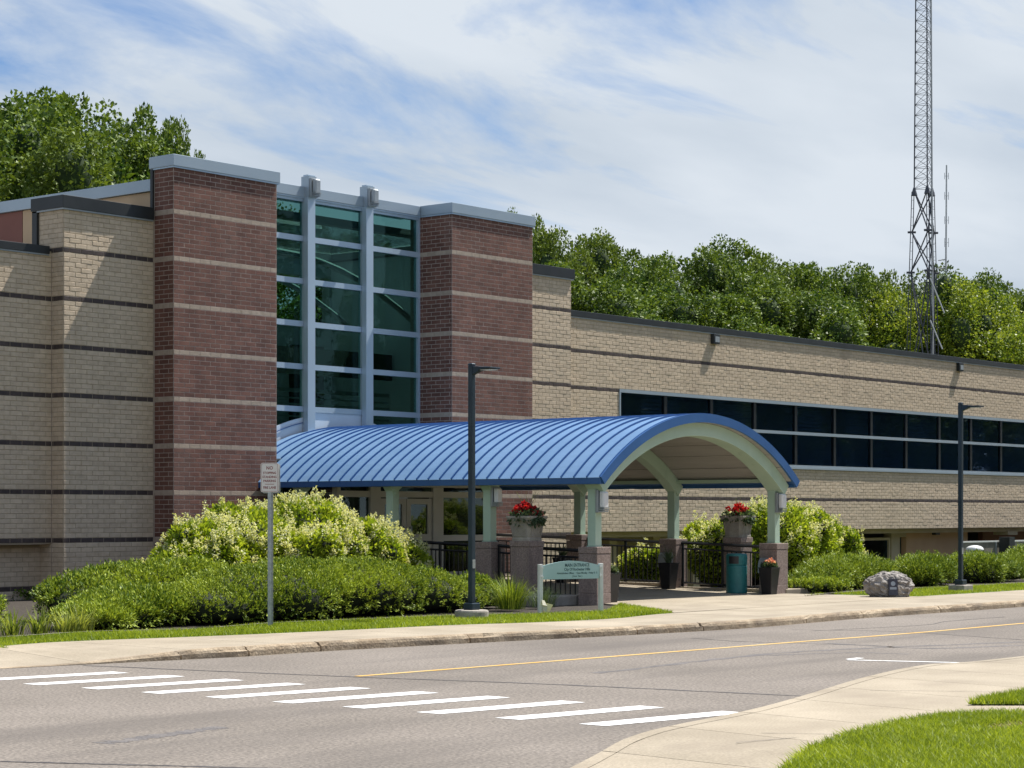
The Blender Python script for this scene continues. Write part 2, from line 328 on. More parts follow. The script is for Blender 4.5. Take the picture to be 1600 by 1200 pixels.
def curve(pts, n):
    """smooth resample of a polyline (Catmull-Rom)"""
    P = np.array(pts, float); k = len(P); out = []
    P = np.vstack([2 * P[0] - P[1], P, 2 * P[-1] - P[-2]])
    d = np.linalg.norm(np.diff(P[1:-1], axis=0), axis=1); cu = np.r_[0, np.cumsum(d)]
    for s in np.linspace(0, cu[-1], n):
        i = min(np.searchsorted(cu, s, 'right') - 1, k - 2); t = (s - cu[i]) / d[i]
        p0, p1, p2, p3 = P[i:i + 4]
        out.append(tuple(.5 * ((2 * p1) + (p2 - p0) * t + (2 * p0 - 5 * p1 + 4 * p2 - p3) * t * t + (3 * p1 - p0 - 3 * p2 + p3) * t ** 3)))
    return out
far_kerb = [(-20, 22.6), (6, 22.2), (14.2, 21.5)] + [gp(*p, ZR) for p in ((283, 1031), (382, 1026), (501, 1018), (735, 1005), (905, 996.5), (1100, 986), (1200, 979), (1350, 966), (1470, 957.5), (1600, 948))] + [(60, 19.4), (140, 19.4)]
near_kerb = [(-20, 9.4), (4, 9.2), (9.5, 9.1)] + [gp(*p, -.02) for p in ((885, 1184), (950, 1160), (1050, 1136), (1160, 1114), (1250, 1090), (1350, 1060), (1450, 1040), (1600, 1027))] + [(40, 11.9), (140, 11.9)]
FK = curve(far_kerb, 240); NK = curve(near_kerb, 240)
mb = MB()
for i in range(239):
    a, b, c, d = NK[i], NK[i + 1], FK[i + 1], FK[i]
    mb.quad((a[0], a[1] - .05, ZR), (b[0], b[1] - .05, ZR), (c[0], c[1] + .05, ZR), (d[0], d[1] + .05, ZR))
road = tag(mb.build('road', M['asphalt']), kind='structure')
# painted bars of the crossing
for k in range(10):
    Y0 = 11.33 + .945 * k; X0 = 15.11 - .048 * k; L_ = 1.86
    p = [(X0, Y0), (X0 + L_, Y0 - .32), (X0 + L_, Y0 - .01), (X0, Y0 + .30)]
    mb = MB(); z = ZR + .004
    top = []; n = 8
    for side in (0, 1):
        for t in range(n + 1):
            q = t / n if side == 0 else 1 - t / n
            a, b = (p[0], p[1]) if side == 0 else (p[3], p[2])
            top.append((a[0] + (b[0] - a[0]) * q + random.uniform(-.006, .006), a[1] + (b[1] - a[1]) * q + random.uniform(-.006, .006), z))
    mb.quad(*top); mb.build('crossing_bar', M['paint_white'], road)
def strip(name, pts, w, mat, z, parent=None, n=60, jit=.0):
    C = curve(pts, n); mb = MB()
    Ls = []
    for i, p in enumerate(C):
        a = C[max(i - 1, 0)]; b = C[min(i + 1, n - 1)]; t = Vector((b[0] - a[0], b[1] - a[1])).normalized()
        ww = w / 2 * (1 + random.uniform(-jit, jit)); o = random.uniform(-jit, jit) * w * .5
        Ls.append(((p[0] - t.y * (ww + o), p[1] + t.x * (ww + o), z), (p[0] + t.y * (ww - o), p[1] - t.x * (ww - o), z)))
    for i in range(n - 1): mb.quad(Ls[i][0], Ls[i][1], Ls[i + 1][1], Ls[i + 1][0])
    return mb.build(name, mat, parent)
strip('centre_line', [gp(*p, ZR) for p in ((557, 1057), (900, 1030.5), (1160, 1010), (1268, 1001.5), (1425, 989.5), (1600, 974))] + [(60, 16.4), (100, 16.4)], .11, M['paint_yellow'], ZR + .004, road, 90, .1)
a = gp(1324, 1031.5, ZR); b = gp(1545, 1037, ZR)
strip('stall_line', [a, b], .10, M['paint_white'], ZR + .005, road, 8, .05)
strip('stall_line', [(a[0] + .05, a[1]), (a[0] + .38, a[1] + .02)], .12, M['paint_white'], ZR + .009, road, 6, .05)
for pts, w in (([(130, 1040), (557, 1058), (850, 1069), (1297, 1090)], .055), ([(0, 1190), (230, 1196), (500, 1203)], .05),
               ([(1235, 984), (1400, 987), (1600, 1000)], .03), ([(1270, 986), (1440, 977), (1480, 971), (1570, 964)], .03), ([(1080, 997), (1170, 1003), (1380, 1009)], .03)):
    strip('crack_seal', [gp(*p, ZR) for p in pts], w, M['tar'], ZR + .003, road, 50, .45)  # thin dark lines of uneven width on the asphalt
for pts, w in (([(930, 1052), (1180, 1024), (1330, 1014), (1600, 1003)], .16), ([(1200, 1024), (1330, 1020), (1420, 1022)], .11), ([(1290, 1005), (1450, 1013), (1600, 1008)], .16), ([(160, 1162), (350, 1136)], .2)):
    strip('tyre_mark', [gp(*p, ZR) for p in pts], w, M['tyre_mark'], ZR + .0015, road, 40, .5)

# far verge, pavement, kerb
def zf(x):                                                      # the pavement dips to the road at the crossing
    t = max(0, min(1, (19.2 - x) / 2.6)); t = t * t * (3 - 2 * t); return -.0 * (1 - t) - .122 * t
inner_px = ((-80, 1017), (0, 1010), (90, 1003), (300, 995), (500, 986.5), (700, 977), (850, 972), (960, 966.5))
inner = [(-20, 25.2), (8, 24.6)] + [gp(*p) for p in inner_px] + [(30.3, 21.62), (33, 21.7), (38, 21.9), (42, 21.95), (50, 21.9), (140, 21.9)]
IN = curve(inner, 300)
def at_x(C, x):
    for i in range(len(C) - 1):
        if C[i][0] <= x <= C[i + 1][0]:
            t = (x - C[i][0]) / (C[i + 1][0] - C[i][0] + 1e-9); return C[i][1] + (C[i + 1][1] - C[i][1]) * t
    return C[-1][1]
mb = MB()                                                       # verge soil (kerb back to the building)
VX = [-20 + i * 2.0 for i in range(32)] + [45.0, 60, 80, 140]
for i in range(len(VX) - 1):
    a, b = VX[i], VX[i + 1]
    ya, yb = at_x(FK, a) + .1, at_x(FK, b) + .1
    za, zb = zf(a) - .05, zf(b) - .05
    mb.quad((a, ya, za), (b, yb, zb), (b, 24.0, -.03), (a, 24.0, -.03))
    mb.quad((a, 24.0, -.03), (b, 24.0, -.03), (b, 29, -.03), (a, 29, -.03))
    if b <= 44.5: mb.quad((a, 29, -.03), (b, 29, -.03), (b, 36.0, -.03), (a, 36.0, -.03))
tag(mb.build('planting_bed_soil', M['mulch']), kind='structure')
pave = tag(empty('pavement'), kind='structure')
cuts = [-20, -14, -8, -2, 2, 5, 8, 10.5] + [12.6 + 1.52 * i for i in range(32)] + [64, 70, 80, 100, 140]
for a, b in zip(cuts[:-1], cuts[1:]):
    mb = MB(); n = 4; g = .006
    top = [[], []]
    for i in range(n + 1):
        x = a + g + (b - a - 2 * g) * i / n
        yo = at_x(FK, x) + .155; yi = at_x(IN, x)
        zo = zf(x); zi = 0
        top[0].append((x, yo, zo)); top[1].append((x + (0 if x > 12 else 0), yi, zi))
    mb.loft([top[0], top[1]], close=False)
    lo0 = [(p[0], p[1], p[2] - .09) for p in top[0]]; lo1 = [(p[0], p[1], p[2] - .09) for p in top[1]]
    mb.loft([lo0, top[0]], close=False); mb.loft([top[1], lo1], close=False)
    mb.quad(top[0][0], top[1][0], lo1[0], lo0[0]); mb.quad(top[0][-1], lo0[-1], lo1[-1], top[1][-1])
    mb.build('paving_slab', M['concrete'], pave)
kerb = tag(empty('kerb'), kind='structure')
kx = [-20, -12, -4, 2, 8, 13.0] + [gp(p, 1031 - (p - 283) * .06, ZR)[0] for p in (283, 382, 501)] + [gp(*p, ZR)[0] for p in ((735, 1005), (905, 996.5), (1003, 992), (1100, 986), (1266, 974), (1350, 966), (1470, 957.5))]
while kx[-1] < 62: kx.append(kx[-1] + 3.05)
kx += [75, 100, 140]
kx = sorted(kx)
for a, b in zip(kx[:-1], kx[1:]):
    if b - a < .3: continue
    n = max(6, min(26, int((b - a) / .16))); rings = []
    g = .014; worn = random.uniform(.006, .016)
    for i in range(n + 1):
        x = a + g + (b - a - 2 * g) * i / n; y = at_x(FK, x); z = zf(x) + .003
        e = .0
        if i in (0, n): e = .012 + random.random() * .02
        nn = mnoise.noise((x * 2.2, 3.1, 0)) * worn + mnoise.noise((x * 7, 1.1, 0)) * worn * .8 + random.uniform(-1, 1) * .003
        chip = max(0, mnoise.noise((x * 1.7, 9.4, 2)) - .42) * .22
        zt = max(z, ZR + .004)
        rings.append([(x, y + nn * .6, ZR - .08), (x, y + .004 + nn, ZR + max(.002, (zt - ZR)) * .55), (x, y + .018 + nn + e + chip, max(zt - .022 - e - chip * .5, ZR + .003)),
                      (x, y + .045 + e + chip + nn * .5, zt - e * .4), (x, y + .15, zt), (x, y + .15, ZR - .08)])
    mb = MB(); mb.loft(rings); mb.build('kerb_block', M['kerb'], kerb)
# broken corner of kerb with crumbs
for k in range(5):
    p = gp(1100 + random.uniform(-14, 10), 985 + random.uniform(-4, 4), ZR); s = random.uniform(.02, .06)
    mb = MB(); mb.loft([sqring(p[0], p[1], ZR + .002, s, s * .7), sqring(p[0] + .01, p[1], ZR + .002 + s * .6, s * .6, s * .4)])
    tag(mb.build('concrete_crumb', M['cast']), 'small broken chip of kerb concrete lying in the gutter', 'concrete chip', 'chips broken off the kerb')
# plaza under the canopy
plaza = tag(empty('entrance_walk'), kind='structure')
fl = lambda y: max(0, (y - 25.4) * .03)
def slab(poly, name='paving_slab', mat='concrete', parent=plaza, zof=.004):
    mb = MB(); t = [(x, y, fl(y) + zof) for x, y in poly]; b_ = [(x, y, fl(y) - .12) for x, y in poly]
    mb.loft([b_, t]); return mb.build(name, M[mat], parent)
pl = [gp(955, 946), gp(1041, 961.5)]
yy = [21.72, 23.35, 25.15, 27, 28.8, 30.6, 32.95]
for k in range(6):
    y0, y1 = yy[k] + .006, yy[k + 1] - .006
    for j in range(4):
        def lx(y):
            lft = 31.0 + (33.4 - 31.0) * min(1, max(0, (y - 21.7) / 2.9)); rgt = 40.05 - (0 if y > 24.5 else 0)
            rgt = 40.05 + .35 * max(0, (24.5 - y) / 2.8)
            return lft, rgt
        q = []
        for y, s in ((y0, 0), (y0, 1), (y1, 1), (y1, 0)):
            l_, r_ = lx(y); f = (j + s) / 4; q.append((l_ + (r_ - l_) * f + (.006 if s == 0 else -.006), y))
        slab(q)
slab([(33.3, 33.0), (40.1, 33.0), (40.1, 35.6), (33.3, 35.6)])
# near land
def bank(x, y): return .02 + .10 * max(0, min(1, (9.6 - y) / 3)) 
near_edge = [p for p in NK]
mb = MB()
for i in range(239):
    a, b = NK[i], NK[i + 1]
    mb.quad((a[0], -60, -.145), (b[0], -60, -.145), (b[0], b[1] - .02, -.145), (a[0], a[1] - .02, -.145))
tag(mb.build('near_ground', M['ground']), kind='structure')
lawn_px = ((1200, 1236), (1222, 1212), (1258, 1180), (1326, 1154), (1404, 1135), (1462, 1125), (1530, 1121), (1600, 1120), (1700, 1120))
lawn_edge = [(9.3, -2.0), (10.2, 3.0)] + [gp(*p) for p in lawn_px]
e2 = lawn_edge[-1]
lawn_poly = lawn_edge + [(e2[0] + 20, e2[1] - 12), (30, -20), (9, -20)]
patch_px = ((1512, 1102.5), (1535, 1096), (1565, 1091), (1600, 1085), (1700, 1070))
patch_edge = [gp(*p) for p in patch_px]
patch_poly = patch_edge + [gp(1720, 1101.5), gp(1600, 1102.5)]
near_pave = tag(empty('near_pavement'), kind='structure')
LE = curve(lawn_edge + [(e2[0] + 14, e2[1] - 6)], 200)
ncuts = [-20, -8, 0, 6] + [8.6 + 1.45 * i for i in range(16)] + [36, 44, 60, 90, 140]
for a, b in zip(ncuts[:-1], ncuts[1:]):                        # slabs run from the kerb edge back under the lawn
    mb = MB(); g = .006; n = 4; t0, t1 = [], []
    for i in range(n + 1):
        x = a + g + (b - a - 2 * g) * i / n; yk = at_x(NK, x)
        t0.append((x, yk - .18, zf(x + 5.0) * .9 if x < 15 else 0)); t1.append((x - 1.0, yk - 6.4, .0))
    mb.loft([t0, t1], close=False); l0 = [(p[0], p[1], p[2] - .12) for p in t0]; l1 = [(p[0], p[1], p[2] - .12) for p in t1]
    mb.loft([l0, t0], close=False); mb.loft([t1, l1], close=False)
    mb.quad(t0[0], t1[0], l1[0], l0[0]); mb.quad(t0[-1], l0[-1], l1[-1], t1[-1])
    mb.build('paving_slab', M['concrete'], near_pave)
    mb = MB(); rings = []
    for i in range(9):
        x = a + .01 + (b - a - .02) * i / 8; yk = at_x(NK, x); z = (zf(x + 5.0) * .9 if x < 15 else 0) + .002
        nn = random.uniform(-.006, .006)
        rings.append([(x, yk + nn, ZR - .05), (x, yk - .012 + nn, max(z - .02, ZR + .002)), (x, yk - .035, z), (x, yk - .172, z), (x, yk - .172, ZR - .05)])
    mb.loft(rings); mb.build('kerb_block', M['concrete'], near_pave)
for pts in (((1190, 1146), (1270, 1147), (1385, 1150)), ((1150, 1161), (1245, 1153)), ((1360, 1079), (1450, 1080), (1600, 1082))):
    strip('slab_crack', [gp(*p) for p in pts], .012, M['tar'], .005, near_pave, 20, .3)
mb = MB()
def fan(poly, z, name, mat):
    mb = MB(); mb.quad(*[(x, y, z) for x, y in poly]); return tag(mb.build(name, mat), kind='structure')
fan(lawn_poly[::-1], .012, 'near_lawn_soil', M['turf']); fan(patch_poly[::-1], .012, 'lawn_patch_soil', M['turf'])
bed_l = [gp(-90, 1005), gp(0, 998.5), gp(140, 989.5), gp(300, 985), gp(420, 976), gp(560, 969.5), gp(700, 963.5), gp(850, 960), gp(948, 955.5)]
verge_l = [p for p in IN if 4 < p[0] < 30.2] + [(31.05, 21.75), (33.3, 24.6)] + bed_l[::-1] + [(4, 27)]
fan(verge_l, -.004, 'verge_soil', M['turf'])
bed_r = [gp(1258, 931.5), gp(1345, 925), gp(1425, 920.5), gp(1600, 912)]
verge_r = [(40.45, 21.98), (42, 21.96), (50, 21.92), (75, 21.92), (75, 24.2), (60, 24.2)] + bed_r[::-1] + [(40.2, 24.3)]
fan(verge_r, -.004, 'verge_soil', M['turf'])
strip('bed_edging', [(14, 27.2)] + bed_l, .05, M['cast'], .03, None, 90, .1)['kind'] = 'structure'
strip('bed_edging', bed_r + [(60, 24.1), (75, 24.1)], .05, M['cast'], .03, None, 60, .1)['kind'] = 'structure'
def blades(name, poly, n, h, w, mats, lean=.35, mott=0.0, bare=None, z0=0.0):
    P = np.array(poly); lo, hi = P.min(0), P.max(0); pts = np.empty((0, 2))
    while len(pts) < n:
        c = RNG.uniform(lo, hi, (n * 2, 2)); c = c[in_poly(c, poly)]; pts = np.vstack([pts, c])
    pts = pts[:n]
    if bare is not None:
        d = np.hypot((pts[:, 0] - bare[0]) / bare[2], (pts[:, 1] - bare[1]) / bare[3]); pts = pts[d > RNG.uniform(.4, 1.1, n)]
    m = len(pts); hh = h * RNG.uniform(.45, 1.15, m); an = RNG.uniform(0, 2 * np.pi, m)
    base = np.c_[pts, np.full(m, z0)]; t = np.c_[np.cos(an), np.sin(an), np.zeros(m)]; an2 = RNG.uniform(0, 2 * np.pi, m)
    ln = RNG.uniform(0, lean, m)[:, None]; tip = base + np.c_[np.cos(an2), np.sin(an2), np.zeros(m)] * ln * hh[:, None] * 1.6 + np.array([0, 0, 1]) * hh[:, None]
    V = np.empty((m * 3, 3)); V[0::3] = base - t * w / 2; V[1::3] = base + t * w / 2; V[2::3] = tip
    me = np_mesh(name, V, 3, mats); return tag(link(name, me), kind='stuff')
tag(blades('lawn_grass', [p for p in lawn_poly if p[1] > -30][:11] + [gp(1760, 1230), gp(1200, 1236)], 70000, .078, .016, M['grass'], 1.1, bare=(*gp(1580, 1140), .75, .22), z0=.012), 'short bright green lawn in the near right corner', 'grass')
tag(blades('lawn_grass', patch_poly, 9000, .075, .012, M['grass'], .8, z0=.012), 'narrow lawn patch beyond the near path', 'grass')
tag(blades('lawn_grass', [p for p in verge_l if p[0] > 16], 42000, .06, .014, M['grass'], .8), 'strip of lawn between the far pavement and the planting bed', 'grass')
tag(blades('lawn_grass', [(40.45, 21.98), (46, 21.94), (58, 21.92), (58, 24.1)] + bed_r[::-1] + [(40.3, 24.3)], 30000, .06, .014, M['grass'], .8), 'strip of lawn round the boulder and the right lamp post', 'grass')
bp = gp(1580, 1140)
tag(blades('dry_grass', [(bp[0] - .7, bp[1] - .25), (bp[0] + .7, bp[1] - .25), (bp[0] + .7, bp[1] + .25), (bp[0] - .7, bp[1] + .25)], 1600, .04, .01, M['straw'], 2.5, z0=.012), 'bare patch of dry straw in the near lawn', 'dry grass')

# ------------------------------------------------------------------ the building
CH = .1016; BL = .305; J = .010
def jz(j): return 1.27 + CH * j
YT, YP, YW, YC = 34.55, 35.20, 35.60, 35.65
bld = empty('municipal_building', (36.65, 35.6, 0), 0, 'long two storey civic building of tan and red brick with a glazed entrance bay', 'building')
BO = (36.65, 35.6, 0)
BRK = []          # (origin3, u2, n2, width, height, style, proud)
def wall_bricks(ox, oy, ux, uy, nx, ny, length, j0, j1, field, band, holes=(), bandshift=0):
    for j in range(j0, j1):
        z0 = jz(j); st = band if j % 10 == 9 else field
        L0 = BL
        off = (L0 / 2 if j % 2 else 0); u = -off
        while u < length - .01:
            a = max(u, 0); b = min(u + L0, length); u += L0
            segs = [(a, b)]
            for hx0, hx1, hz0, hz1 in holes:
                if z0 + CH * .5 > hz0 and z0 + CH * .5 < hz1:
                    ns = []
                    for s0, s1 in segs:
                        if s1 <= hx0 or s0 >= hx1: ns.append((s0, s1))
                        else:
                            if s0 < hx0: ns.append((s0, hx0))
                            if s1 > hx1: ns.append((hx1, s1))
                    segs = ns
            for s0, s1 in segs:
                if s1 - s0 < .03: continue
                w = s1 - s0 - J; c = (s0 + s1) / 2
                BRK.append(((ox + ux * c, oy + uy * c, z0 + CH / 2), (ux, uy), (nx, ny), w, CH - J, st))
def core(name, x0, x1, y0, y1, z0, z1, mat, parent=bld): 
    mb = MB(); mb.box(x0, x1, y0, y1, z0, z1); return mb.build(name, M[mat], parent, BO)
walls = {}
# left wing, left pier, towers, right pier, right wing
lw = core('wing_wall', 16, 28.06, YW, YW + .3, jz(-1), 7.30, 'mortar_tan')
wall_bricks(24.4, YW, 1, 0, 0, -1, 28.06 - 24.4, -1, 59, 'tan', 'dark')
core('lower_wall', 16, 28.06, YW + .38, YW + .6, -.3, jz(-1) - .003, 'mortar_tan')
wall_bricks(24.4, YW + .38, 1, 0, 0, -1, 3.66, -14, -2, 'tan', 'dark')
core('soffit', 16, 28.06, YW + .01, YW + .37, jz(-1) - .03, jz(-1) - .004, 'mortar_tan')
lp = core('pier', 28.06, 30.52, YP, YP + .98, -.3, 8.22, 'mortar_tan')
wall_bricks(28.06, YP, 1, 0, 0, -1, 2.46, -14, 68, 'tan', 'dark')
wall_bricks(28.06, YP + .8, 0, -1, -1, 0, .8, -14, 68, 'tan', 'dark')
tl = core('brick_tower', 30.52, 33.61, YT, YT + .72, -.3, 9.33, 'mortar_red')
wall_bricks(30.52, YT, 1, 0, 0, -1, 3.09, -14, 79, 'red', 'band')
wall_bricks(30.52, YT + .62, 0, -1, -1, 0, .62, -14, 79, 'red', 'band')
tr_ = core('brick_tower', 39.69, 42.90, YT, YC + .3, -.3, 9.33, 'mortar_red')
wall_bricks(39.69, YT, 1, 0, 0, -1, 3.21, -14, 79, 'red', 'band')
wall_bricks(39.69, YC + .2, 0, -1, -1, 0, YC + .2 - YT, 10, 79, 'red', 'band')
wall_bricks(42.90, YT, 0, 1, 1, 0, .62, 0, 79, 'red', 'band')
rpier = core('pier', 42.90, 45.38, YP, YP + .98, -.3, 8.22, 'mortar_tan')
wall_bricks(42.90, YP, 1, 0, 0, -1, 2.48, -14, 68, 'tan', 'dark')
wall_bricks(45.38, YP, 0, 1, 1, 0, .38, -1, 68, 'tan', 'dark')
WX0, WX1, WZ0, WZ1 = 48.12, 86.0, jz(19), jz(40)
rw = core('wing_wall', 45.38, WX0, YW, YW + .3, jz(0) - .004, 7.30, 'mortar_tan')
core('wing_wall', WX0, 92, YW, YW + .3, jz(0) - .004, WZ0, 'mortar_tan'); core('wing_wall', WX0, 92, YW, YW + .3, WZ1, 7.30, 'mortar_tan')
wall_bricks(45.38, YW, 1, 0, 0, -1, 76 - 45.38, 0, 59, 'tan', 'dark', holes=[(WX0 - 45.38, 99, WZ0, WZ1)])
# bricks: the 300 that show largest are objects, the others one joined part
FULL = BL - J
bmesh_cache = {}
SM = {'tan': 'brick_tan', 'dark': 'brick_dark', 'red': 'brick_red', 'band': 'brick_band'}
def brick_pts(w, h, proud, chm=.006):
    return [(-w / 2, .018, -h / 2), (w / 2, .018, -h / 2), (w / 2, .018, h / 2), (-w / 2, .018, h / 2),
            (-w / 2, -proud + chm, -h / 2), (w / 2, -proud + chm, -h / 2), (w / 2, -proud + chm, h / 2), (-w / 2, -proud + chm, h / 2),
            (-w / 2 + chm, -proud, -h / 2 + chm), (w / 2 - chm, -proud, -h / 2 + chm), (w / 2 - chm, -proud, h / 2 - chm), (-w / 2 + chm, -proud, h / 2 - chm)]
BF = [(0, 1, 5, 4), (1, 2, 6, 5), (2, 3, 7, 6), (3, 0, 4, 7), (4, 5, 9, 8), (5, 6, 10, 9), (6, 7, 11, 10), (7, 4, 8, 11), (8, 9, 10, 11)]
def brick_mesh(style):
    if style in bmesh_cache: return bmesh_cache[style]
    me = bpy.data.meshes.new('brick'); me.from_pydata(brick_pts(FULL - (.004 if style == 'red' else 0), CH - J - (.003 if style == 'red' else 0), .009 if style in ('tan', 'dark') else .003, .006 if style in ('tan', 'dark') else .002), [], BF); me.materials.append(M[SM[style]]); bmesh_cache[style] = me
    return me
def px_area(b):
    (x, y, z), u, n, w, h, st = b
    if y > YT + .8 and False: return 0
    p, q = pix(x, y, z)
    if not (4 < p < 1596 and 4 < q < 1196): return 0
    if w < FULL - .01: return 0
    d = depth(x, y); a = pix(x + u[0] * w / 2, y + u[1] * w / 2, z)[0] - pix(x - u[0] * w / 2, y - u[1] * w / 2, z)[0]
    if z < 2.2 : return 0                                        # behind the shrubs
    if abs(x - 41) < 3 and z < 4: return 0                       # behind the canopy
    return abs(a) * h * FPX / d
order = sorted(range(len(BRK)), key=lambda i: -px_area(BRK[i]))
single = set(order[:300])
hosts = [(lambda x, y: x < 28.06, lw), (lambda x, y: x < 30.52 and y > YT + .63, lp), (lambda x, y: x < 34, tl), (lambda x, y: x < 42.95, tr_), (lambda x, y: x < 45.4, rpier), (lambda x, y: True, rw)]
JV, JF, JM = [], [], []
styles = ['tan', 'dark', 'red', 'band']
for i, b in enumerate(BRK):
    c, u, n, w, h, st = b
    tilt = {'tan': .008, 'dark': .008, 'red': .0035, 'band': .003}[st]
    rz = random.gauss(0, tilt); rx = random.gauss(0, tilt * .7); pr = .007 + random.uniform(-.0025, .0025)
    if st in ('red', 'band'): pr = .0030 + random.uniform(-.001, .001)
    ang = math.atan2(u[1], u[0])
    if i in single:
        b0 = .003 if st in ('red', 'band') else .009
        host = next(h_ for f, h_ in hosts if f(c[0], c[1]))
        o = link('brick', brick_mesh(st), host); o.location = (c[0] - BO[0] + n[0] * (pr - b0), c[1] - BO[1] + n[1] * (pr - b0), c[2])
        o.rotation_euler = (rx, 0, ang + rz * .6)
        continue
    P = np.array(brick_pts(w - (.004 if st == 'red' else 0), h - (.003 if st == 'red' else 0), pr, .006 if pr > .005 else .002))
    P[8:, 1] += P[8:, 0] * rz + P[8:, 2] * rx; P[4:8, 1] += P[4:8, 0] * rz + P[4:8, 2] * rx
    k = len(JV) * 12
    W = np.empty_like(P); W[:, 0] = c[0] + u[0] * P[:, 0] - n[0] * P[:, 1]; W[:, 1] = c[1] + u[1] * P[:, 0] - n[1] * P[:, 1]; W[:, 2] = c[2] + P[:, 2]
    JV.append(W); JF += [tuple(k + q for q in f) for f in BF]; JM += [styles.index(st)] * 9
JV = np.vstack(JV) - np.array(BO)
me = bpy.data.meshes.new('brickwork'); me.from_pydata(JV.tolist(), [], JF)
for s_ in styles: me.materials.append(M[SM[s_]])
me.polygons.foreach_set('material_index', JM); me.update(); link('brickwork', me, bld, 'stuff')
# copings
def coping(x0, x1, y0, y1, z0, z1, mat, parent, ov=.06, lip=True, left=True, right=True):
    mb = MB(); mb.box(x0 - (ov if left else 0), x1 + (ov if right else 0), y0 - ov, y1, z0, z1)
    o = mb.build('coping', M[mat], parent, BO, bevel=.008)
    if lip:
        mb = MB(); mb.box(x0 - (ov - .02 if left else 0), x1 + (ov - .02 if right else 0), y0 - ov + .02, y1 - .02, z0 - .035, z0 - .001); mb.build('drip_edge', M['alu' if mat == 'coping_grey' else 'lampgrey'], parent, BO)
    return o
coping(30.52, 33.61, YT, YT + .74, 9.31, 9.56, 'coping_grey', tl); coping(39.69, 42.90, YT, YC + .3, 9.31, 9.56, 'coping_grey', tr_)
coping(28.06, 30.46, YP, YP + 1.0, 8.185, 8.45, 'coping_black', lp, .08, right=False); coping(42.97, 45.38, YP, YP + 1.0, 8.185, 8.45, 'coping_black', rpier, .08, left=False)
coping(16, 27.97, YW, YW + .5, 7.235, 7.40, 'coping_black', lw, .06, left=False, right=False); coping(45.47, 92, YW, YW + .5, 7.235, 7.40, 'coping_black', rw, .06, left=False, right=False)
for q in ((30.47, 30.515, YT + .63, YT + .71, 8.2, 9.3), (28.0, 28.055, YP + .82, YP + .98, 7.4, 8.18), (42.905, 42.95, YT + .64, YT + .9, 8.46, 9.3)):
    mb = MB(); mb.box(*q); mb.build('metal_flashing', M['coping_black'], bld, BO)
mb = MB(); mb.box(28.045, 28.075, YW - .03, YW - .01, -.1, 7.2); mb.box(30.49, 30.515, YP - .03, YP - .01, -.1, 8.1); mb.build('sealant_joint', M['brick_band'], bld, BO)
# roofs, rear walls
mb = MB(); mb.box(16, 30.5, YW + .3, 52, 6.9, 7.05); mb.box(42.95, 92, YW + .3, 52, 6.9, 7.05); mb.build('flat_roof', M['roof_grey'], bld, BO)
mb = MB(); mb.box(16, 92, 51.7, 52, -1.6, 6.89); mb.box(16, 16.3, YW + .3, 51.69, -.3, 6.89); mb.box(91.7, 92, YW + .31, 51.69, -1.6, 6.89); mb.build('rear_wall', M['soft_tan'], bld, BO)
# atrium side wall with panels, its roof edge
ax = 30.62
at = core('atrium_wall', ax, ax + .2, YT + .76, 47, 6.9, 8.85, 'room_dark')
for (y0, y1, m_) in ((35.33, 37.0, 'panel_tan'), (37.01, 38.9, 'panel_tan'), (38.91, 39.87, 'panel_tan'), (39.88, 41.5, 'panel_red'), (41.51, 43.5, 'panel_red'), (43.51, 47, 'panel_red')):
    mb = MB(); mb.box(ax - .03, ax - .002, y0 + .006, y1 - .006, 7.06, 8.83); mb.build('wall_panel', M[m_], at, BO)
mb = MB(); mb.box(ax - .10, ax + .3, YT + .75, 47.1, 8.84, 9.10); mb.build('coping', M['coping_grey'], at, BO, bevel=.008)
mb = MB(); mb.box(ax + .31, 31.5, YC + .4, 47.1, 8.84, 9.02); mb.box(42.2, 42.6, YC + .4, 47.1, 8.84, 9.02); mb.box(31.501, 42.199, YC + .4, 36.3, 8.84, 9.02); mb.box(31.501, 42.199, 41.2, 47.1, 8.84, 9.02); mb.build('atrium_roof', M['roof_grey'], bld, BO)
for k in range(5):  # roof glazing added out of view to let sun into the atrium
    xa = 31.4 + 10.9 * k / 5; mb = MB(); mb.box(xa + .03, xa + 2.18 - .03, 36.2, 41.3, 9.03, 9.045); mb.build('skylight', M['fence_glass'], bld, BO)
# atrium interior seen through the glass: back wall with a row of windows, gallery, pale arched beams
YI = 41.3
mb = MB()
for z0, z1 in ((-.2, 7.1), (8.35, 8.83)): mb.box(30.9, 42.5, YI, YI + .25, z0, z1)
for x in (30.9, 33.6, 36.4, 39.2, 42.2): mb.box(x, x + .3, YI - .02, YI + .27, 7.1, 8.35)
mb.build('interior_wall', M['room'], bld, BO)
mb = MB(); mb.box(30.85, 42.6, YC + .5, YI, -.1, .3); mb.box(30.85, 42.6, 39.2, YI - .001, 3.7, 4.0); mb.build('interior_floor', M['room'], bld, BO)
mb = MB(); mb.box(42.3, 42.6, YC + .6, YI, .3, 8.8); mb.box(30.84, 31.0, YC + .6, YI, .3, 8.8); mb.build('interior_side_wall', M['room'], bld, BO)
mb = MB()
for k in range(14):
    t0, t1 = -1 + k / 7, -1 + (k + 1) / 7
    for y in (37.6, 40.0):
        a = (36.6 + 5.2 * t0, y, 8.3 - 1.5 * t0 * t0); b = (36.6 + 5.2 * t1, y, 8.3 - 1.5 * t1 * t1); mb.cyl(a, b, .08, .08, 6, False)
mb.box(31, 42.3, 39.10, 39.18, 4.0, 4.15); mb.box(31, 42.3, 39.10, 39.16, 4.95, 5.05)
for k in range(4): mb.box(31, 42.3, 39.10, 39.14, 4.3 + .16 * k, 4.34 + .16 * k)
mb.box(31, 42.3, YI - .1, YI - .003, 7.0, 7.1)
mb.build('interior_beam', M['beam_white'], bld, BO)
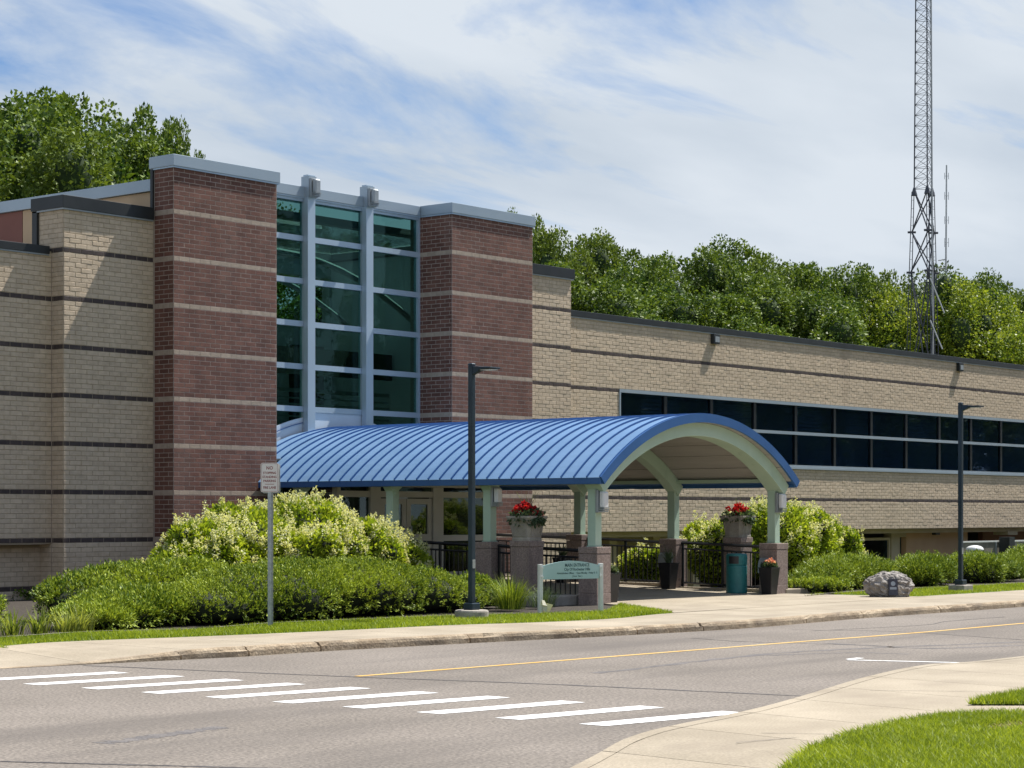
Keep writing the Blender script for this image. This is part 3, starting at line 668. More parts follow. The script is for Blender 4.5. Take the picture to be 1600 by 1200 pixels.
mb = MB(); mb.box(31.1, 42.2, 38.9, 39.0, 5.4, 6.1); mb.build('gallery_bulkhead', M['room_dark'], bld, BO)
mb = MB()
for k in range(5): mb.box(32.2 + 2.1 * k, 33.3 + 2.1 * k, 41.0, 41.25, 4.02, 6.4)
mb.build('doorway', M['mull_dark'], bld, BO, kind='stuff')
# curtain wall
CX = [33.61, 35.64, 37.66, 39.69]; TZ = [8.33, 7.315, 6.30, 5.283, 4.27]; HZ = 9.30
mb = MB(); mb.box(CX[0] + .001, CX[-1] - .001, YC - .04, YC + .14, HZ - .09, HZ); cw = mb.build('curtain_wall', M['alu'], bld, BO)
coping(33.68, 39.62, YC - .05, YC + .6, 9.31, 9.555, 'coping_grey', cw, .05, left=False, right=False)
for i in range(3):
    x0, x1 = CX[i], CX[i + 1]
    for x, s in ((x0, 1), (x1, -1)):
        a, b = (x + .001, x + .075) if s > 0 else (x - .075, x - .001)
        mb = MB(); mb.box(a, b, YC - .035, YC + .12, 2.9, HZ - .091); mb.build('mullion', M['alu'], cw, BO)
    for z in TZ:
        mb = MB(); mb.box(x0 + .076, x1 - .076, YC - .038, YC + .12, z - .065, z + .065); mb.build('transom', M['alu'], cw, BO)
    zz = [HZ - .03] + TZ
    for a, b in zip(zz[:-1], zz[1:]):
        mb = MB(); mb.box(x0 + .07, x1 - .07, YC + .035, YC + .055, b + .06, a - .06); mb.build('pane', M['glass_green'], cw, BO)
    # below the lowest transom: pale spandrel following the canopy arch, small dark triangle panes at the outer bays
    mb = MB()
    if i == 1: mb.box(x0 + .077, x1 - .077, YC - .01, YC + .1, 3.2, TZ[-1] - .066)
    else:
        o_, s_ = (x0, x1) if i == 0 else (x1, x0); sg = 1 if i == 0 else -1
        pts = []
        for k in range(9):
            x = o_ + sg * (.078 + (abs(s_ - o_) - .156) * k / 8); zt = -1.75 + math.sqrt(5.92 ** 2 - (x - 36.62) ** 2); pts.append((x, min(zt, TZ[-1] - .07)))
        for (xa, za), (xb, zb) in zip(pts[:-1], pts[1:]):
            (xa, za), (xb, zb) = ((xa, za), (xb, zb)) if xa < xb else ((xb, zb), (xa, za))
            mb.loft([[(xa, YC - .01, 2.6), (xa, YC + .04, 2.6), (xa, YC + .04, za), (xa, YC - .01, za)], [(xb, YC - .01, 2.6), (xb, YC + .04, 2.6), (xb, YC + .04, zb), (xb, YC - .01, zb)]], caps=False)
        m2 = MB(); m2.box(x0 + .08, x1 - .08, YC + .055, YC + .07, 3.0, TZ[-1] - .06); m2.build('pane', M['glass_green'], cw, BO)
        m3 = MB()
        for (xa, za), (xb, zb) in zip(pts[:-1], pts[1:]):
            m3.cyl((xa, YC - .03, za - .12), (xb, YC - .03, zb - .12), .012, .012, 4, False)
        m3.build('arch_trim', M['fascia_blue'], cw, BO)
    mb.build('spandrel', M['spandrel'], cw, BO)
def wall_lamp(parent, x, y, z, s=1.0, off=BO, nm='wall_lamp'):
    mb = MB(); mb.box(x - .12 * s, x + .12 * s, y - .07 * s, y, z, z + .46 * s); o = mb.build(nm, M['lampgrey'], parent, off, bevel=.01)
    mb = MB()
    for k in range(3): mb.box(x - .10 * s, x + .10 * s, y - (.20 - .015 * k) * s, y - .071 * s, z + (.085 - .035 * k) * s, z + (.108 - .035 * k) * s)
    mb.build('lamp_louvre', M['lampgrey'], o)
    mb = MB(); mb.loft([sqring(x, y - .135 * s, z + .115 * s, .19 * s, .125 * s, .03 * s), sqring(x, y - .135 * s, z + .40 * s, .19 * s, .125 * s, .03 * s), sqring(x, y - .12 * s, z + .43 * s, .15 * s, .09 * s, .02 * s)])
    l_ = mb.build('lamp_diffuser', M['diffuser'] if z < 5 else M['lampgrey'], o)
    for q in o.children: q.data.transform(Matrix.Translation(-Vector(off)))
    return o
for x in CX[1:3]:
    mb = MB(); mb.box(x - .125, x + .125, YC - .20, YC - .042, 3.45, 9.84); mb.box(x - .09, x + .09, YC - .0415, YC + .10, 3.45, 9.2)
    fin = mb.build('fin', M['alu'], cw, BO, bevel=.006)
    mb = MB(); mb.box(x - .128, x + .128, YC - .235, YC + .02, 9.30, 9.80); mb.build('lamp_box', M['coping_grey'], cw, BO)
    lo = (BO[0], BO[1], BO[2]); wall_lamp(cw, x, YC - .237, 9.30, .98)
# ribbon window of the right wing
mb = MB(); mb.box(WX0, WX1, YW - .03, YW + .12, WZ1 - .10, WZ1 - .004); mb.box(WX0, WX0 + .06, YW - .03, YW + .12, WZ0 + .12, WZ1 - .101)
rb = mb.build('ribbon_window', M['coping_grey'], bld, BO)
mb = MB(); mb.box(WX0, WX1, YW - .04, YW + .12, 4.30, 4.395); mb.build('transom', M['coping_grey'], rb, BO)
mb = MB(); mb.box(WX0, WX1, YW - .06, YW + .12, WZ0 + .003, WZ0 + .065); mb.box(WX0, WX1, YW - .035, YW + .12, WZ0 + .066, WZ0 + .135); mb.build('sill', M['coping_grey'], rb, BO)
x = WX0 + .06; k = 0
while x < WX1 - .5:
    x2 = min(x + 2.4 if k else x + 2.27, WX1)
    for z0, z1 in ((WZ0 + .136, 4.299), (4.396, WZ1 - .101)):
        mb = MB(); mb.box(x + .07, x2 - .07, YW + .055, YW + .07, z0, z1); mb.build('pane', M['glass_dark'], rb, BO)
        mb = MB(); mb.box(x2 - .069, x2 + .069, YW + .02, YW + .115, z0, z1); mb.build('mullion', M['mull_dark'], rb, BO)
    x = x2; k += 1
mb = MB(); mb.box(WX0 - 1, WX1 + 2, YW + .31, YW + 4, 3.0, 3.15); mb.box(WX0 - 1, WX1 + 2, YW + .31, YW + 4, 5.5, 5.65); mb.box(WX0 - 1, WX1 + 2, YW + 3.8, YW + 4.0, 3.16, 5.49)
mb.build('office_interior', M['room'], bld, BO)
mb = MB()
for k in range(9):
    x = WX0 + .6 + random.uniform(0, 1) + k * 4.1
    for q in range(7): mb.box(x, x + random.choice((1.9, 2.0)), YW + .30, YW + .33, 4.5 + q * .115, 4.525 + q * .115)
mb.build('window_blind', M['beam_white'], bld, BO, kind='stuff')
for x in (52.9, 68.6):
    mb = MB(); mb.box(x - .16, x + .16, YW - .14, YW - .012, 6.90, 7.20); fl_ = mb.build('floodlight', M['coping_black'], bld, BO, bevel=.01)
    mb = MB(); mb.box(x - .11, x + .11, YW - .16, YW - .142, 6.95, 7.12); mb.build('lens', M['lampgrey'], fl_, BO)
# sunken lower storey under the right wing
mb = MB(); mb.box(45.4, 92, YW + .301, YW + .62, jz(0) - .16, jz(0) - .01); mb.build('beam', M['soft_tan'], bld, BO)
mb = MB(); mb.box(45.4, 92, YW + .621, YW + 4.0, jz(0) - .07, jz(0) - .01); mb.build('soffit', M['soft_tan'], bld, BO)
mb = MB(); mb.box(45.4, 56.0, YW + 2.8, YW + 3.0, -1.6, 1.19); mb.build('lower_wall', M['soft_tan'], bld, BO)
def xw(px, y):                                                # x on a wall y = const that shows at picture column px
    r = (px - 800) / FPX; return y * (.7727 + .6348 * r) / (.6348 - .7727 * r)
yl = YW + .8
x0 = xw(1393, yl); x1 = xw(1406, yl); x2 = xw(1416, yl); x3 = xw(1492, yl); x4 = xw(1556, yl)
mb = MB(); mb.box(x0, x1, yl, yl + .3, -1.6, 1.19); mb.box(x1 + .002, x2 - .002, yl, yl + .3, .96, 1.19); mb.build('column', M['soft_tan'], bld, BO)
mb = MB(); mb.box(x1, x2, yl + .2, yl + .25, -1.6, .95); mb.build('door', M['coping_black'], bld, BO)
mb = MB(); mb.box(x2, x3 + 1.0, yl, yl + .3, -1.6, 1.19); mb.build('stucco_wall', M['stucco'], bld, BO)
mb = MB(); mb.box(x2 + 1.5, x3 + 1.0, yl - .06, yl - .003, -1.6, .12); mb.build('wall_base', M['panel_red'], bld, BO)
mb = MB(); mb.box(xw(1456, yl), xw(1463, yl), yl - .15, yl - .003, 1.02, 1.15); mb.build('floodlight', M['coping_black'], bld, BO)
xa = xw(1330, yl); mb = MB(); mb.box(xa, x0 - .12, yl + .1, yl + .14, -1.0, .86); wd = mb.build('lower_window', M['glass_dark'], bld, BO)
mb = MB(); mb.box(xa - .08, x0 - .02, yl + .04, yl + .16, .861, .95); mb.box(x0 - .119, x0 - .02, yl + .04, yl + .16, -1.0, .86); mb.box(xa - .08, xa - .001, yl + .04, yl + .16, -1, .86); mb.build('frame', M['soft_tan'], wd, BO)
mb = MB(); mb.box(xa - .2, x0, yl + 2.5, yl + 2.6, -1.5, 1.0); mb.build('room_back', M['room_dark'], bld, BO)
for px in (944, 1012, 1075):
    x = xw(px, YW + 1.2); mb = MB(); mb.box(x, x + .35, YW + 1.0, YW + 1.35, -1.6, 1.19); mb.build('column', M['soft_tan'], bld, BO)
mb = MB(); mb.box(x4 - .1, x4 + .7, yl - .55, yl + .05, .985, 1.13); mb.build('beam', M['soft_tan'], bld, BO)
mb = MB(); mb.box(x4 + .9, 92, yl + 1.0, yl + 1.2, -1.6, 1.19); mb.build('lower_wall', M['panel_red'], bld, BO)

# entrance vestibule under the canopy
VY = 33.0
ve = core('vestibule', 33.95, 39.35, VY + .02, VY + .10, 2.40, 2.62, 'alu_white')
def vbox(nm, x0, x1, z0, z1, mat='alu_white', y0=VY, y1=VY + .12, parent=ve):
    mb = MB(); mb.box(x0, x1, y0, y1, z0, z1); return mb.build(nm, M[mat], parent, BO)
zf0 = fl(VY) + .02
for a, b in ((33.95, 34.08), (35.06, 35.40), (37.22, 37.58), (39.22, 39.35)): vbox('post', a, b, zf0, 2.395, y0=VY - .02)
for a, b in ((34.081, 35.059), (35.401, 37.219), (37.581, 39.219)):
    vbox('header', a, b, 2.16, 2.30)
vbox('mid_rail', 34.081, 35.059, 1.13, 1.27); vbox('mid_rail', 37.581, 39.219, 1.13, 1.27)
for a, b in ((34.081, 35.059), (37.581, 39.219)):
    vbox('pane', a, b, 1.271, 2.159, 'glass_door', VY + .05, VY + .065); vbox('pane', a, b, zf0 + .15, 1.129, 'glass_door', VY + .05, VY + .065); vbox('bottom_rail', a, b, zf0, zf0 + .149)
for a, b in ((34.081, 35.059), (35.401, 37.219), (37.581, 39.219)): vbox('pane', a, b, 2.301, 2.399, 'glass_door', VY + .05, VY + .065)
for a, b, hx in ((35.43, 36.30, 36.16), (36.32, 37.19, 36.42)):
    mb = MB(); st = .14
    mb.box(a, a + st, VY + .01, VY + .07, zf0 + .01, 2.13); mb.box(b - st, b, VY + .01, VY + .07, zf0 + .01, 2.13)
    mb.box(a + st, b - st, VY + .01, VY + .07, 2.0, 2.13); mb.box(a + st, b - st, VY + .01, VY + .07, 1.10, 1.30); mb.box(a + st, b - st, VY + .01, VY + .07, zf0 + .01, zf0 + .26)
    mb.cm = 1; mb.box(a + st, b - st, VY + .035, VY + .045, 1.30, 2.0); mb.box(a + st, b - st, VY + .035, VY + .045, zf0 + .26, 1.10)
    mb.cm = 2; mb.cyl((hx, VY - .05, 1.0), (hx, VY - .05, 1.5), .015, n=6); mb.box(hx - .012, hx + .012, VY - .05, VY + .01, 1.02, 1.05); mb.box(hx - .012, hx + .012, VY - .05, VY + .01, 1.45, 1.48)
    mb.build('door', [M['alu_white'], M['glass_door'], M['galv']], ve, BO)
for a, b in ((33.95, 34.05), (39.25, 39.35)): vbox('side_wall', a, b, zf0, 2.4, 'glass_door', VY + .121, YC)
mb = MB()
N_ = 18
for k in range(N_):                                           # infill wall between vestibule head and canopy vault
    xa = 33.7 + 5.9 * k / N_; xb = 33.7 + 5.9 * (k + 1) / N_; zt = min(-1.75 + math.sqrt(5.42 ** 2 - (q - 36.62) ** 2) for q in (xa, xb))
    if zt > 2.63: mb.box(xa, xb, VY + .03, VY + .12, 2.625, zt)
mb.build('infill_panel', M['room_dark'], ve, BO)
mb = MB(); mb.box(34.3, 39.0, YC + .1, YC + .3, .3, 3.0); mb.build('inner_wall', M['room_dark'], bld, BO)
# rooftop machine on the left wing
hv = empty('rooftop_unit', (27.2, 38.0, 7.05), 0, 'grey rooftop air unit behind the left parapet', 'air conditioner')
def onwing(px, y): 
    r = (px - 800) / FPX; return y * (.7727 + .6348 * r) / (.6348 - .7727 * r)
xh = onwing(4, 39.5)
mb = MB(); mb.box(xh - 1.1, xh + .08, 39.2, 40.1, 7.06, 7.98); o1 = mb.build('cabinet', M['lampgrey'], hv, (27.2, 38.0, 7.05), bevel=.02)
mb = MB(); mb.cyl((xh + .36, 39.5, 7.06), (xh + .36, 39.5, 7.78), .09, n=12); mb.cyl((xh + .2, 39.5, 7.06), (xh + .2, 39.5, 7.9), .04, n=8); mb.build('vent_pipe', M['white_paint'], hv, (27.2, 38.0, 7.05))

# ------------------------------------------------------------------ entrance canopy
X0, RR, ZC = 36.62, 5.60, -1.75
EH = 3.64; YF = 24.8; YB1, YB2 = 34.50, 35.60
can = empty('entrance_canopy', (X0, 30, 0), 0, 'barrel vaulted blue metal entrance canopy on mint posts with stone bases', 'canopy'); CO = (X0, 30, 0)
AM = math.asin(EH / RR)
def arc(r, a): return (X0 + r * math.sin(a), ZC + r * math.cos(a))
def vault(r0, r1, a0, a1, y0, y1, n):
    mb = MB(); rings = []
    for k in range(n + 1):
        a = a0 + (a1 - a0) * k / n; p, q = arc(r0, a), arc(r1, a)
        rings.append([(p[0], y0, p[1]), (q[0], y0, q[1]), (q[0], y1, q[1]), (p[0], y1, p[1])])
    mb.loft(rings); return mb
roof = vault(RR - .11, RR - .012, -AM, AM, YF + .06, YB1, 40).build('roof', M['fascia_blue'], can, CO)
NP = 30; pw = (YB1 - YF - .05) / NP
for k in range(NP):
    y0 = YF + .05 + pw * k
    vault(RR - .011, RR, -AM - .004, AM + .004, y0 + .012, y0 + pw - .012, 40).build('roof_panel', M['roof_blue'], roof, CO)
    vault(RR - .011, RR + .035, -AM - .004, AM + .004, y0 - .009, y0 + .009, 40).build('seam', M['seam'], roof, CO)
for k in range(3):
    y0 = YB1 + .02 + k * .35; vault(RR - .05, RR - .002, -math.asin(2.9 / RR), math.asin(2.9 / RR), y0, y0 + .335, 32).build('roof_panel', M['roof_blue'], roof, CO)
    vault(RR - .05, RR + .03, -math.asin(2.9 / RR), math.asin(2.9 / RR), y0 - .016, y0 - .002, 32).build('seam', M['seam'], roof, CO)
vault(RR - .16, RR + .025, -AM - .006, AM + .006, YF, YF + .048, 48).build('front_fascia', M['fascia_blue'], can, CO)
for s in (-1, 1):
    p = arc(RR - .06, s * AM); mb = MB(); mb.box(p[0] - .05, p[0] + .05, YF + .05, YB1 - .01, p[1] - .10, p[1] + .03); mb.build('eave_gutter', M['fascia_blue'], can, CO, bevel=.01)
for k in range(14):                                             # soffit boards run along the vault
    a0 = -AM + .03 + (2 * AM - .06) * k / 14; a1 = -AM + .03 + (2 * AM - .06) * (k + 1) / 14
    vault(RR - .155, RR - .112, a0 + .0018, a1 - .0018, YF + .052, YB1, 3).build('soffit_board', M['soffit'], can, CO)
ROWS = [25.25, 27.97, 30.70, 33.45]; PH = 3.30
BM = math.asin(3.41 / 5.28)
for r, y in enumerate(ROWS):
    vault(RR - .44, RR - .158, -BM, BM, y - (.27 if r == 0 else .13), y + .13, 40).build('arch_beam', M['mint'], can, CO, bevel=.01)
    for s in (-1, 1):
        x = X0 + s * PH
        if r == 3 and s > 0: continue
        zb = fl(y); mb = MB(); mb.box(x - .10, x + .10, y - .10, y + .10, zb + 1.14, 2.56); po = mb.build('post', M['mint'], can, CO, bevel=.008)
        if r == 3: 
            mb = MB(); mb.box(x - .09, x + .09, y - .09, y + .09, zb, zb + 1.139); mb.build('post', M['mint'], can, CO)
            continue
        mb = MB(); mb.box(x - .115, x + .115, y - .115, y + .115, zb + 1.125, zb + 1.139); mb.build('base_plate', M['mint'], po, CO)
        mb = MB(); w = .465
        mb.loft([sqring(x, y, zb - .12, w), sqring(x, y, zb + .20, w)]); mb.loft([sqring(x, y, zb + .203, w - .006), sqring(x, y, zb + .985, w - .006)])
        mb.loft([sqring(x, y, zb + .99, w + .004), sqring(x, y, zb + 1.12, w + .004)]); mb.build('stone_base', M['stone'], can, CO, bevel=.008)
for s in (-1, 1):
    mb = MB(); x = X0 + s * (PH + .0); mb.box(x - .06, x + .06, YF + .3, YB1 - .1, 2.47, 2.55); mb.build('eave_beam', M['mint'], can, CO)
for s in (-1, 1): 
    w_ = wall_lamp(can, X0 + s * PH, 25.25 - .102, 1.80, .98, CO)
w_ = wall_lamp(can, X0 - PH, 27.97 - .102, 1.92, .9, CO)
# ash receptacles on the stone bases
def ash(x, y, z, lab):
    t = empty('ash_receptacle', (x, y, z), 0, lab, 'ash bin')
    mb = MB(); rg = []
    for a in [0, 20, 40, 60, 80, 90]:
        rg.append((-.02 - .16 * math.sin(R(a)) * .9, .15 + .15 * math.cos(R(a)) - .15))
    prof = [(0, .34), (-.05, .34), (-.12, .30), (-.155, .22), (-.165, .12), (-.165, 0), (0, 0)]
    mb.loft([[(px_, -.16, pz) for px_, pz in prof], [(px_, .16, pz) for px_, pz in prof]]); mb.build('hood', M['lampgrey'], t, bevel=.006)
    mb = MB(); mb.box(-.169, -.166, -.08, .08, .05, .10); mb.build('slot', M['black_plastic'], t)
    return t
ash(X0 + PH - .236, 25.25, .46, 'grey curved ash box on the front right stone base beside the bin')
ash(X0 + PH - .236, 27.97, .55, 'grey curved ash box on the middle right stone base above the spiky planter')

# ------------------------------------------------------------------ railings
def railing(p0, p1, label, extra=False):
    p0 = Vector(p0); p1 = Vector(p1); t = empty('railing', p0, 0, label, 'railing', 'black railings round the entrance walk')
    d = p1 - p0; L_ = Vector((d.x, d.y)).length; ux, uy = d.x / L_, d.y / L_; sl = d.z / L_
    P = lambda u, z: (ux * u, uy * u, z + sl * u)
    def bar(u0, u1, z, r=.02):
        mb = MB(); mb.cyl(P(u0, z), P(u1, z), r * 1.41, r * 1.41, 4, ph=R(45)); return mb
    bar(0, L_, 1.04, .024).build('top_rail', M['black_metal'], t); bar(0, L_, .90, .014).build('upper_rail', M['black_metal'], t); bar(0, L_, .12, .018).build('bottom_rail', M['black_metal'], t)
    for u in (.03, L_ - .03, *([L_ / 2] if L_ > 2 else [])):
        mb = MB(); mb.cyl(P(u, -.02), P(u, 1.03), .034, .034, 4, ph=R(45)); mb.build('rail_post', M['black_metal'], t)
    n = int(L_ / .125); me = None
    for k in range(1, n):
        u = L_ * k / n
        if me is None:
            mb = MB(); mb.cyl((0, 0, .125), (0, 0, .90), .0105 * 1.3, n=4, ph=R(45)); o = mb.build('baluster', M['black_metal'], t); me = o.data
        else: o = link('baluster', me, t)
        o.location = (ux * u, uy * u, sl * u)
    return t
xl, xr = X0 - PH, X0 + PH
for i, (a, b) in enumerate(((ROWS[0], ROWS[1]), (ROWS[1], ROWS[2]), (ROWS[2], ROWS[3]))):
    wh = ('front', 'middle', 'rear')[i]
    railing((xl, a + .235, fl(a)), (xl, b - (.235 if i < 2 else .1), fl(b)), 'black railing on the left side of the walk, %s bay' % wh)
    railing((xr, a + .235, fl(a)), (xr, b - (.235 if i < 2 else -.8), fl(b)), 'black railing on the right side of the walk, %s bay' % wh)
plinths = tag(empty('walk_kerb'), kind='structure')
for x, w in ((xl, .2), (xr, .2)):
    for a, b in zip(ROWS[:-1], ROWS[1:]):
        mb = MB(); mb.box(x - w / 2, x + w / 2, a + .24, b - .24, -.1, fl(a) + .10); mb.build('kerb_block', M['concrete'], plinths, bevel=.01)
mb = MB(); mb.box(31.9, 33.35, 25.55, 26.05, -.1, .16); mb.build('kerb_block', M['cast'], plinths, bevel=.02)
mb = MB(); mb.box(40.05, 41.3, 25.0, 25.5, -.1, .10); mb.build('kerb_block', M['concrete'], plinths, bevel=.02)

# ------------------------------------------------------------------ foliage builders
def unit(n): 
    v = RNG.normal(size=(n, 3)); return v / np.linalg.norm(v, axis=1)[:, None]
def leaves(name, pos, axis, L, W, mats, midx=None, fold=.25, flat=0.0):
    """rhombic folded leaves: n of them, two triangles each"""
    n = len(pos); ax = axis / (np.linalg.norm(axis, axis=1)[:, None] + 1e-9)
    sd = np.cross(ax, unit(n) * (1 - flat) + np.array([0, 0, 1.0]) * flat); sd /= np.linalg.norm(sd, axis=1)[:, None] + 1e-9; nr = np.cross(ax, sd)
    l = (L * RNG.uniform(.6, 1.25, n))[:, None]; w = (W * RNG.uniform(.6, 1.25, n))[:, None]
    b = pos; m = pos + ax * l * .45; t = pos + ax * l
    V = np.empty((n * 4, 3)); V[0::4] = b; V[1::4] = m + sd * w / 2 + nr * w * fold; V[2::4] = t; V[3::4] = m - sd * w / 2 + nr * w * fold
    return np_mesh(name, V, 4, mats, midx)
def blob_shell(blobs, n, rmin=.72, rmax=1.04, zmin=-9, inside=.78):
    """points on the outer skin of a union of ellipsoids; returns points and outward normals"""
    C = np.array([b[:3] for b in blobs]); Rr = np.array([b[3:6] for b in blobs]); A = (Rr[:, 0] * Rr[:, 1] + Rr[:, 0] * Rr[:, 2] + Rr[:, 1] * Rr[:, 2]); A = A / A.sum()
    P, Nn = [], []; got = 0; tries = 0
    while got < n and tries < 40:
        tries += 1; k = RNG.choice(len(blobs), n, p=A); u = unit(n); rr = RNG.uniform(rmin, rmax, n)[:, None]
        p = C[k] + u * Rr[k] * rr; nn = u / Rr[k]; nn /= np.linalg.norm(nn, axis=1)[:, None]
        ok = p[:, 2] > zmin
        for c, r in zip(C, Rr):
            q = (((p - c) / r) ** 2).sum(1); ok &= q > inside ** 2
        P.append(p[ok]); Nn.append(nn[ok]); got += ok.sum()
    return np.vstack(P)[:n], np.vstack(Nn)[:n]
ICO = None
def ico():
    global ICO
    if ICO is None:
        import bmesh
        bm = bmesh.new(); bmesh.ops.create_icosphere(bm, subdivisions=2, radius=1); bm.verts.ensure_lookup_table()
        ICO = ([tuple(v.co) for v in bm.verts], [tuple(v.index for v in f.verts) for f in bm.faces]); bm.free()
    return ICO
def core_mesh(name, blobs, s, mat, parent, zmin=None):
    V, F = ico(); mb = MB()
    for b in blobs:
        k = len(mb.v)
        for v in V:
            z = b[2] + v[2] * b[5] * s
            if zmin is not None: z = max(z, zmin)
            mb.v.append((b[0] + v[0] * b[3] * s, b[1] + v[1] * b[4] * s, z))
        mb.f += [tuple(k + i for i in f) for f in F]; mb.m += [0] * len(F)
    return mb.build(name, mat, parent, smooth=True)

# ------------------------------------------------------------------ trees behind the building
def tree_proto(h, r, nleaf, seed, shape=1.0, leaf=.22, mat='leaf_tree', sub=50):
    rg = np.random.default_rng(seed); zc = h * .58; rz = h * .42
    blobs = []
    for k in range(sub):                                         # leaf masses over the crown, smaller to the top
        u = rg.normal(size=3); u /= np.linalg.norm(u); f = rg.uniform(.6, 1.0)
        u = np.sign(u) * np.abs(u) ** .8; u /= max(1, np.linalg.norm(u) * .92)

        x, y, z = u[0] * r * f, u[1] * r * f, zc + u[2] * rz * f
        tz = (z - (zc - rz)) / (2 * rz); s = r * rg.uniform(.15, .36) * (1.1 - .3 * tz)
        blobs.append((x, y, z, s, s * rg.uniform(.8, 1.2), s * rg.uniform(.9, 1.6)))
    for k in range(7):                                           # leader tips
        a = rg.uniform(0, 6.28); q = rg.uniform(0, .55) * r; s = r * rg.uniform(.10, .16); blobs.append((math.cos(a) * q, math.sin(a) * q, zc + rz * rg.uniform(.80, 1.0), s, s, s * 1.5))
    P, Nn = blob_shell(blobs, nleaf, .70, 1.12, inside=.70)
    ax = Nn * .6 + unit(len(P)) * .8 + np.array([0, 0, -.15])
    me = leaves('crown', P, ax, leaf, leaf * .72, M[mat], flat=.42)
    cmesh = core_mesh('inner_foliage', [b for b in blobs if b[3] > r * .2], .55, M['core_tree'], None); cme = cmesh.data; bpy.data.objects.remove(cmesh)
    mb = MB(); mb.cyl((0, 0, -.3), (.1, .05, h * .34), r * .075, r * .055, 9); mb.cyl((.1, .05, h * .34), (0, .1, h * .72), r * .055, r * .02, 7)
    for k in range(9):
        a = rg.uniform(0, 6.28); z0 = h * rg.uniform(.28, .6); q = r * rg.uniform(.5, .85)
        p1 = (math.cos(a) * q * .5, math.sin(a) * q * .5, z0 + h * .10); p2 = (math.cos(a) * q, math.sin(a) * q, z0 + h * rg.uniform(.16, .28))
        mb.cyl((.05, .05, z0), p1, r * .03, r * .02, 5, False); mb.cyl(p1, p2, r * .02, r * .007, 5, False)
    tmp = mb.build('trunk', M['bark']); tme = tmp.data; bpy.data.objects.remove(tmp)
    return me, tme, cme
PROT = [tree_proto(17, 5.0, 46000, 1), tree_proto(17, 4.4, 42000, 2), tree_proto(17, 5.4, 46000, 3)]
PALE = tree_proto(15, 5.2, 42000, 5, mat='leaf_pale', leaf=.20); GREY = tree_proto(11, 3.0, 9000, 6, mat='leaf_grey', leaf=.2)
def tree(proto, x, y, h, rz, label, group=None, h0=17., wide=1.0, name='tree', cat='tree'):
    t = empty(name, (x, y, -.2), rz, label, cat, group); s = h / h0; t.scale = (s * wide, s * wide, s)
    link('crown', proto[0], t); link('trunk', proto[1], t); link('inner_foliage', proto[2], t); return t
def spot(px, d):
    lat = (px - 800) / FPX * d; v = FW * d + RT * lat; return v.x, v.y
def top_h(py, d): return EYE + (803 - py) * d / FPX + .2
LT = [(-45, 150, 74, .62), (58, 136, 78, .55), (112, 152, 84, .50), (5, 168, 70, .55), (168, 208, 82, .5), (228, 170, 88, .36), (90, 215, 66, .6), (262, 186, 90, .2), (312, 240, 120, .2), (455, 340, 80, .6), (585, 368, 86, .6)]
lbl = ['tall maple cut by the left edge of the photo', 'tallest maple above the russet panel', 'dense maple above the left parapet corner', 'lower maple at the far left behind the roof edge',
       'small maple in the dip between two taller crowns', 'slender maple rising beside the left brick tower', 'low front maple just above the grey roof edge', 'narrow leafy spire touching the left brick tower', 'distant treetop peeping over the left brick tower', 'tree seen through the left bays of the tall entrance glass', 'tree seen through the right bays of the tall entrance glass']
for k, (px, py, d, w) in enumerate(LT):
    x, y = spot(px, d); tree(PROT[k % 3], x, y, top_h(py, d) / 1.03, k * 1.7, lbl[k], 'maples behind the left of the building', wide=w * 1.7)
RT_ = [(800, 321, 108, .22), (838, 322, 110, .30), (866, 344, 104, .42), (905, 350, 112, .42), (940, 358, 108, .42), (985, 376, 106, .45), (1030, 388, 100, .45), (1070, 384, 114, .5), (1112, 380, 104, .5), (1150, 366, 112, .5), (1190, 384, 106, .5), (1225, 398, 112, .45), (1268, 392, 120, .42), (1305, 408, 110, .5), (1352, 400, 118, .42), (1388, 410, 114, .4), (1425, 432, 126, .5), (1492, 418, 128, .40), (1530, 420, 120, .45), (1568, 428, 126, .45), (1604, 446, 120, .5), (1650, 440, 122, .5),
       (880, 402, 90, .65), (950, 425, 92, .7), (1035, 436, 94, .7), (1110, 442, 94, .7), (1190, 440, 98, .7), (1270, 448, 98, .7), (1310, 455, 114, .5), (1000, 405, 98, .5), (1160, 412, 100, .5), (1320, 430, 114, .45)]
NAMED = {0: 'treetop showing just above the right brick tower coping', 1: 'tall slim tree directly right of the right brick tower', 2: 'second tree crown right of the right brick tower', 3: 'tree above the narrow tan pier right of the tower', 5: 'tree behind the left end of the right wing roof', 8: 'tree above the left floodlight of the right wing', 9: 'highest crown in the middle of the wood behind the right wing', 12: 'tree crown midway between the left floodlight and the radio mast',
         15: 'rounded crown just left of the radio mast lattice', 17: 'dark tree right behind the whip antenna of the mast', 19: 'dark tree right of the radio mast near the right edge', 20: 'dark tree cut by the right edge of the photo', 22: 'front tree low above the tan pier coping', 26: 'front tree low between the two floodlights'}
for k, (px, py, d, w) in enumerate(RT_):
    x, y = spot(px, d)
    tree(PROT[(k * 2 + k // 3) % 3], x, y, top_h(py, d) / 1.065, k * 2.3, NAMED.get(k, 'leafy deciduous tree of the wood behind the right wing roof'), 'trees of the wood behind the right wing', wide=w * 1.75)
x, y = spot(1505, 110); tree(PALE, x, y, top_h(462, 110), .4, 'pale green rounded tree just right of the radio mast foot', h0=15, wide=1.0)
x, y = spot(1550, 112); tree(PALE, x, y, top_h(480, 112), 2.4, 'pale green tree furthest right above the roof edge', h0=15, wide=.9)
x, y = spot(1380, 112); tree(PALE, x, y, top_h(470, 112), 3.4, 'pale green tree just left of the radio mast foot', h0=15, wide=.8)
x, y = spot(1442, 112); tree(GREY, x, y, top_h(440, 112), 1, 'grey green conical tree inside the foot of the radio mast', h0=11, wide=.8)
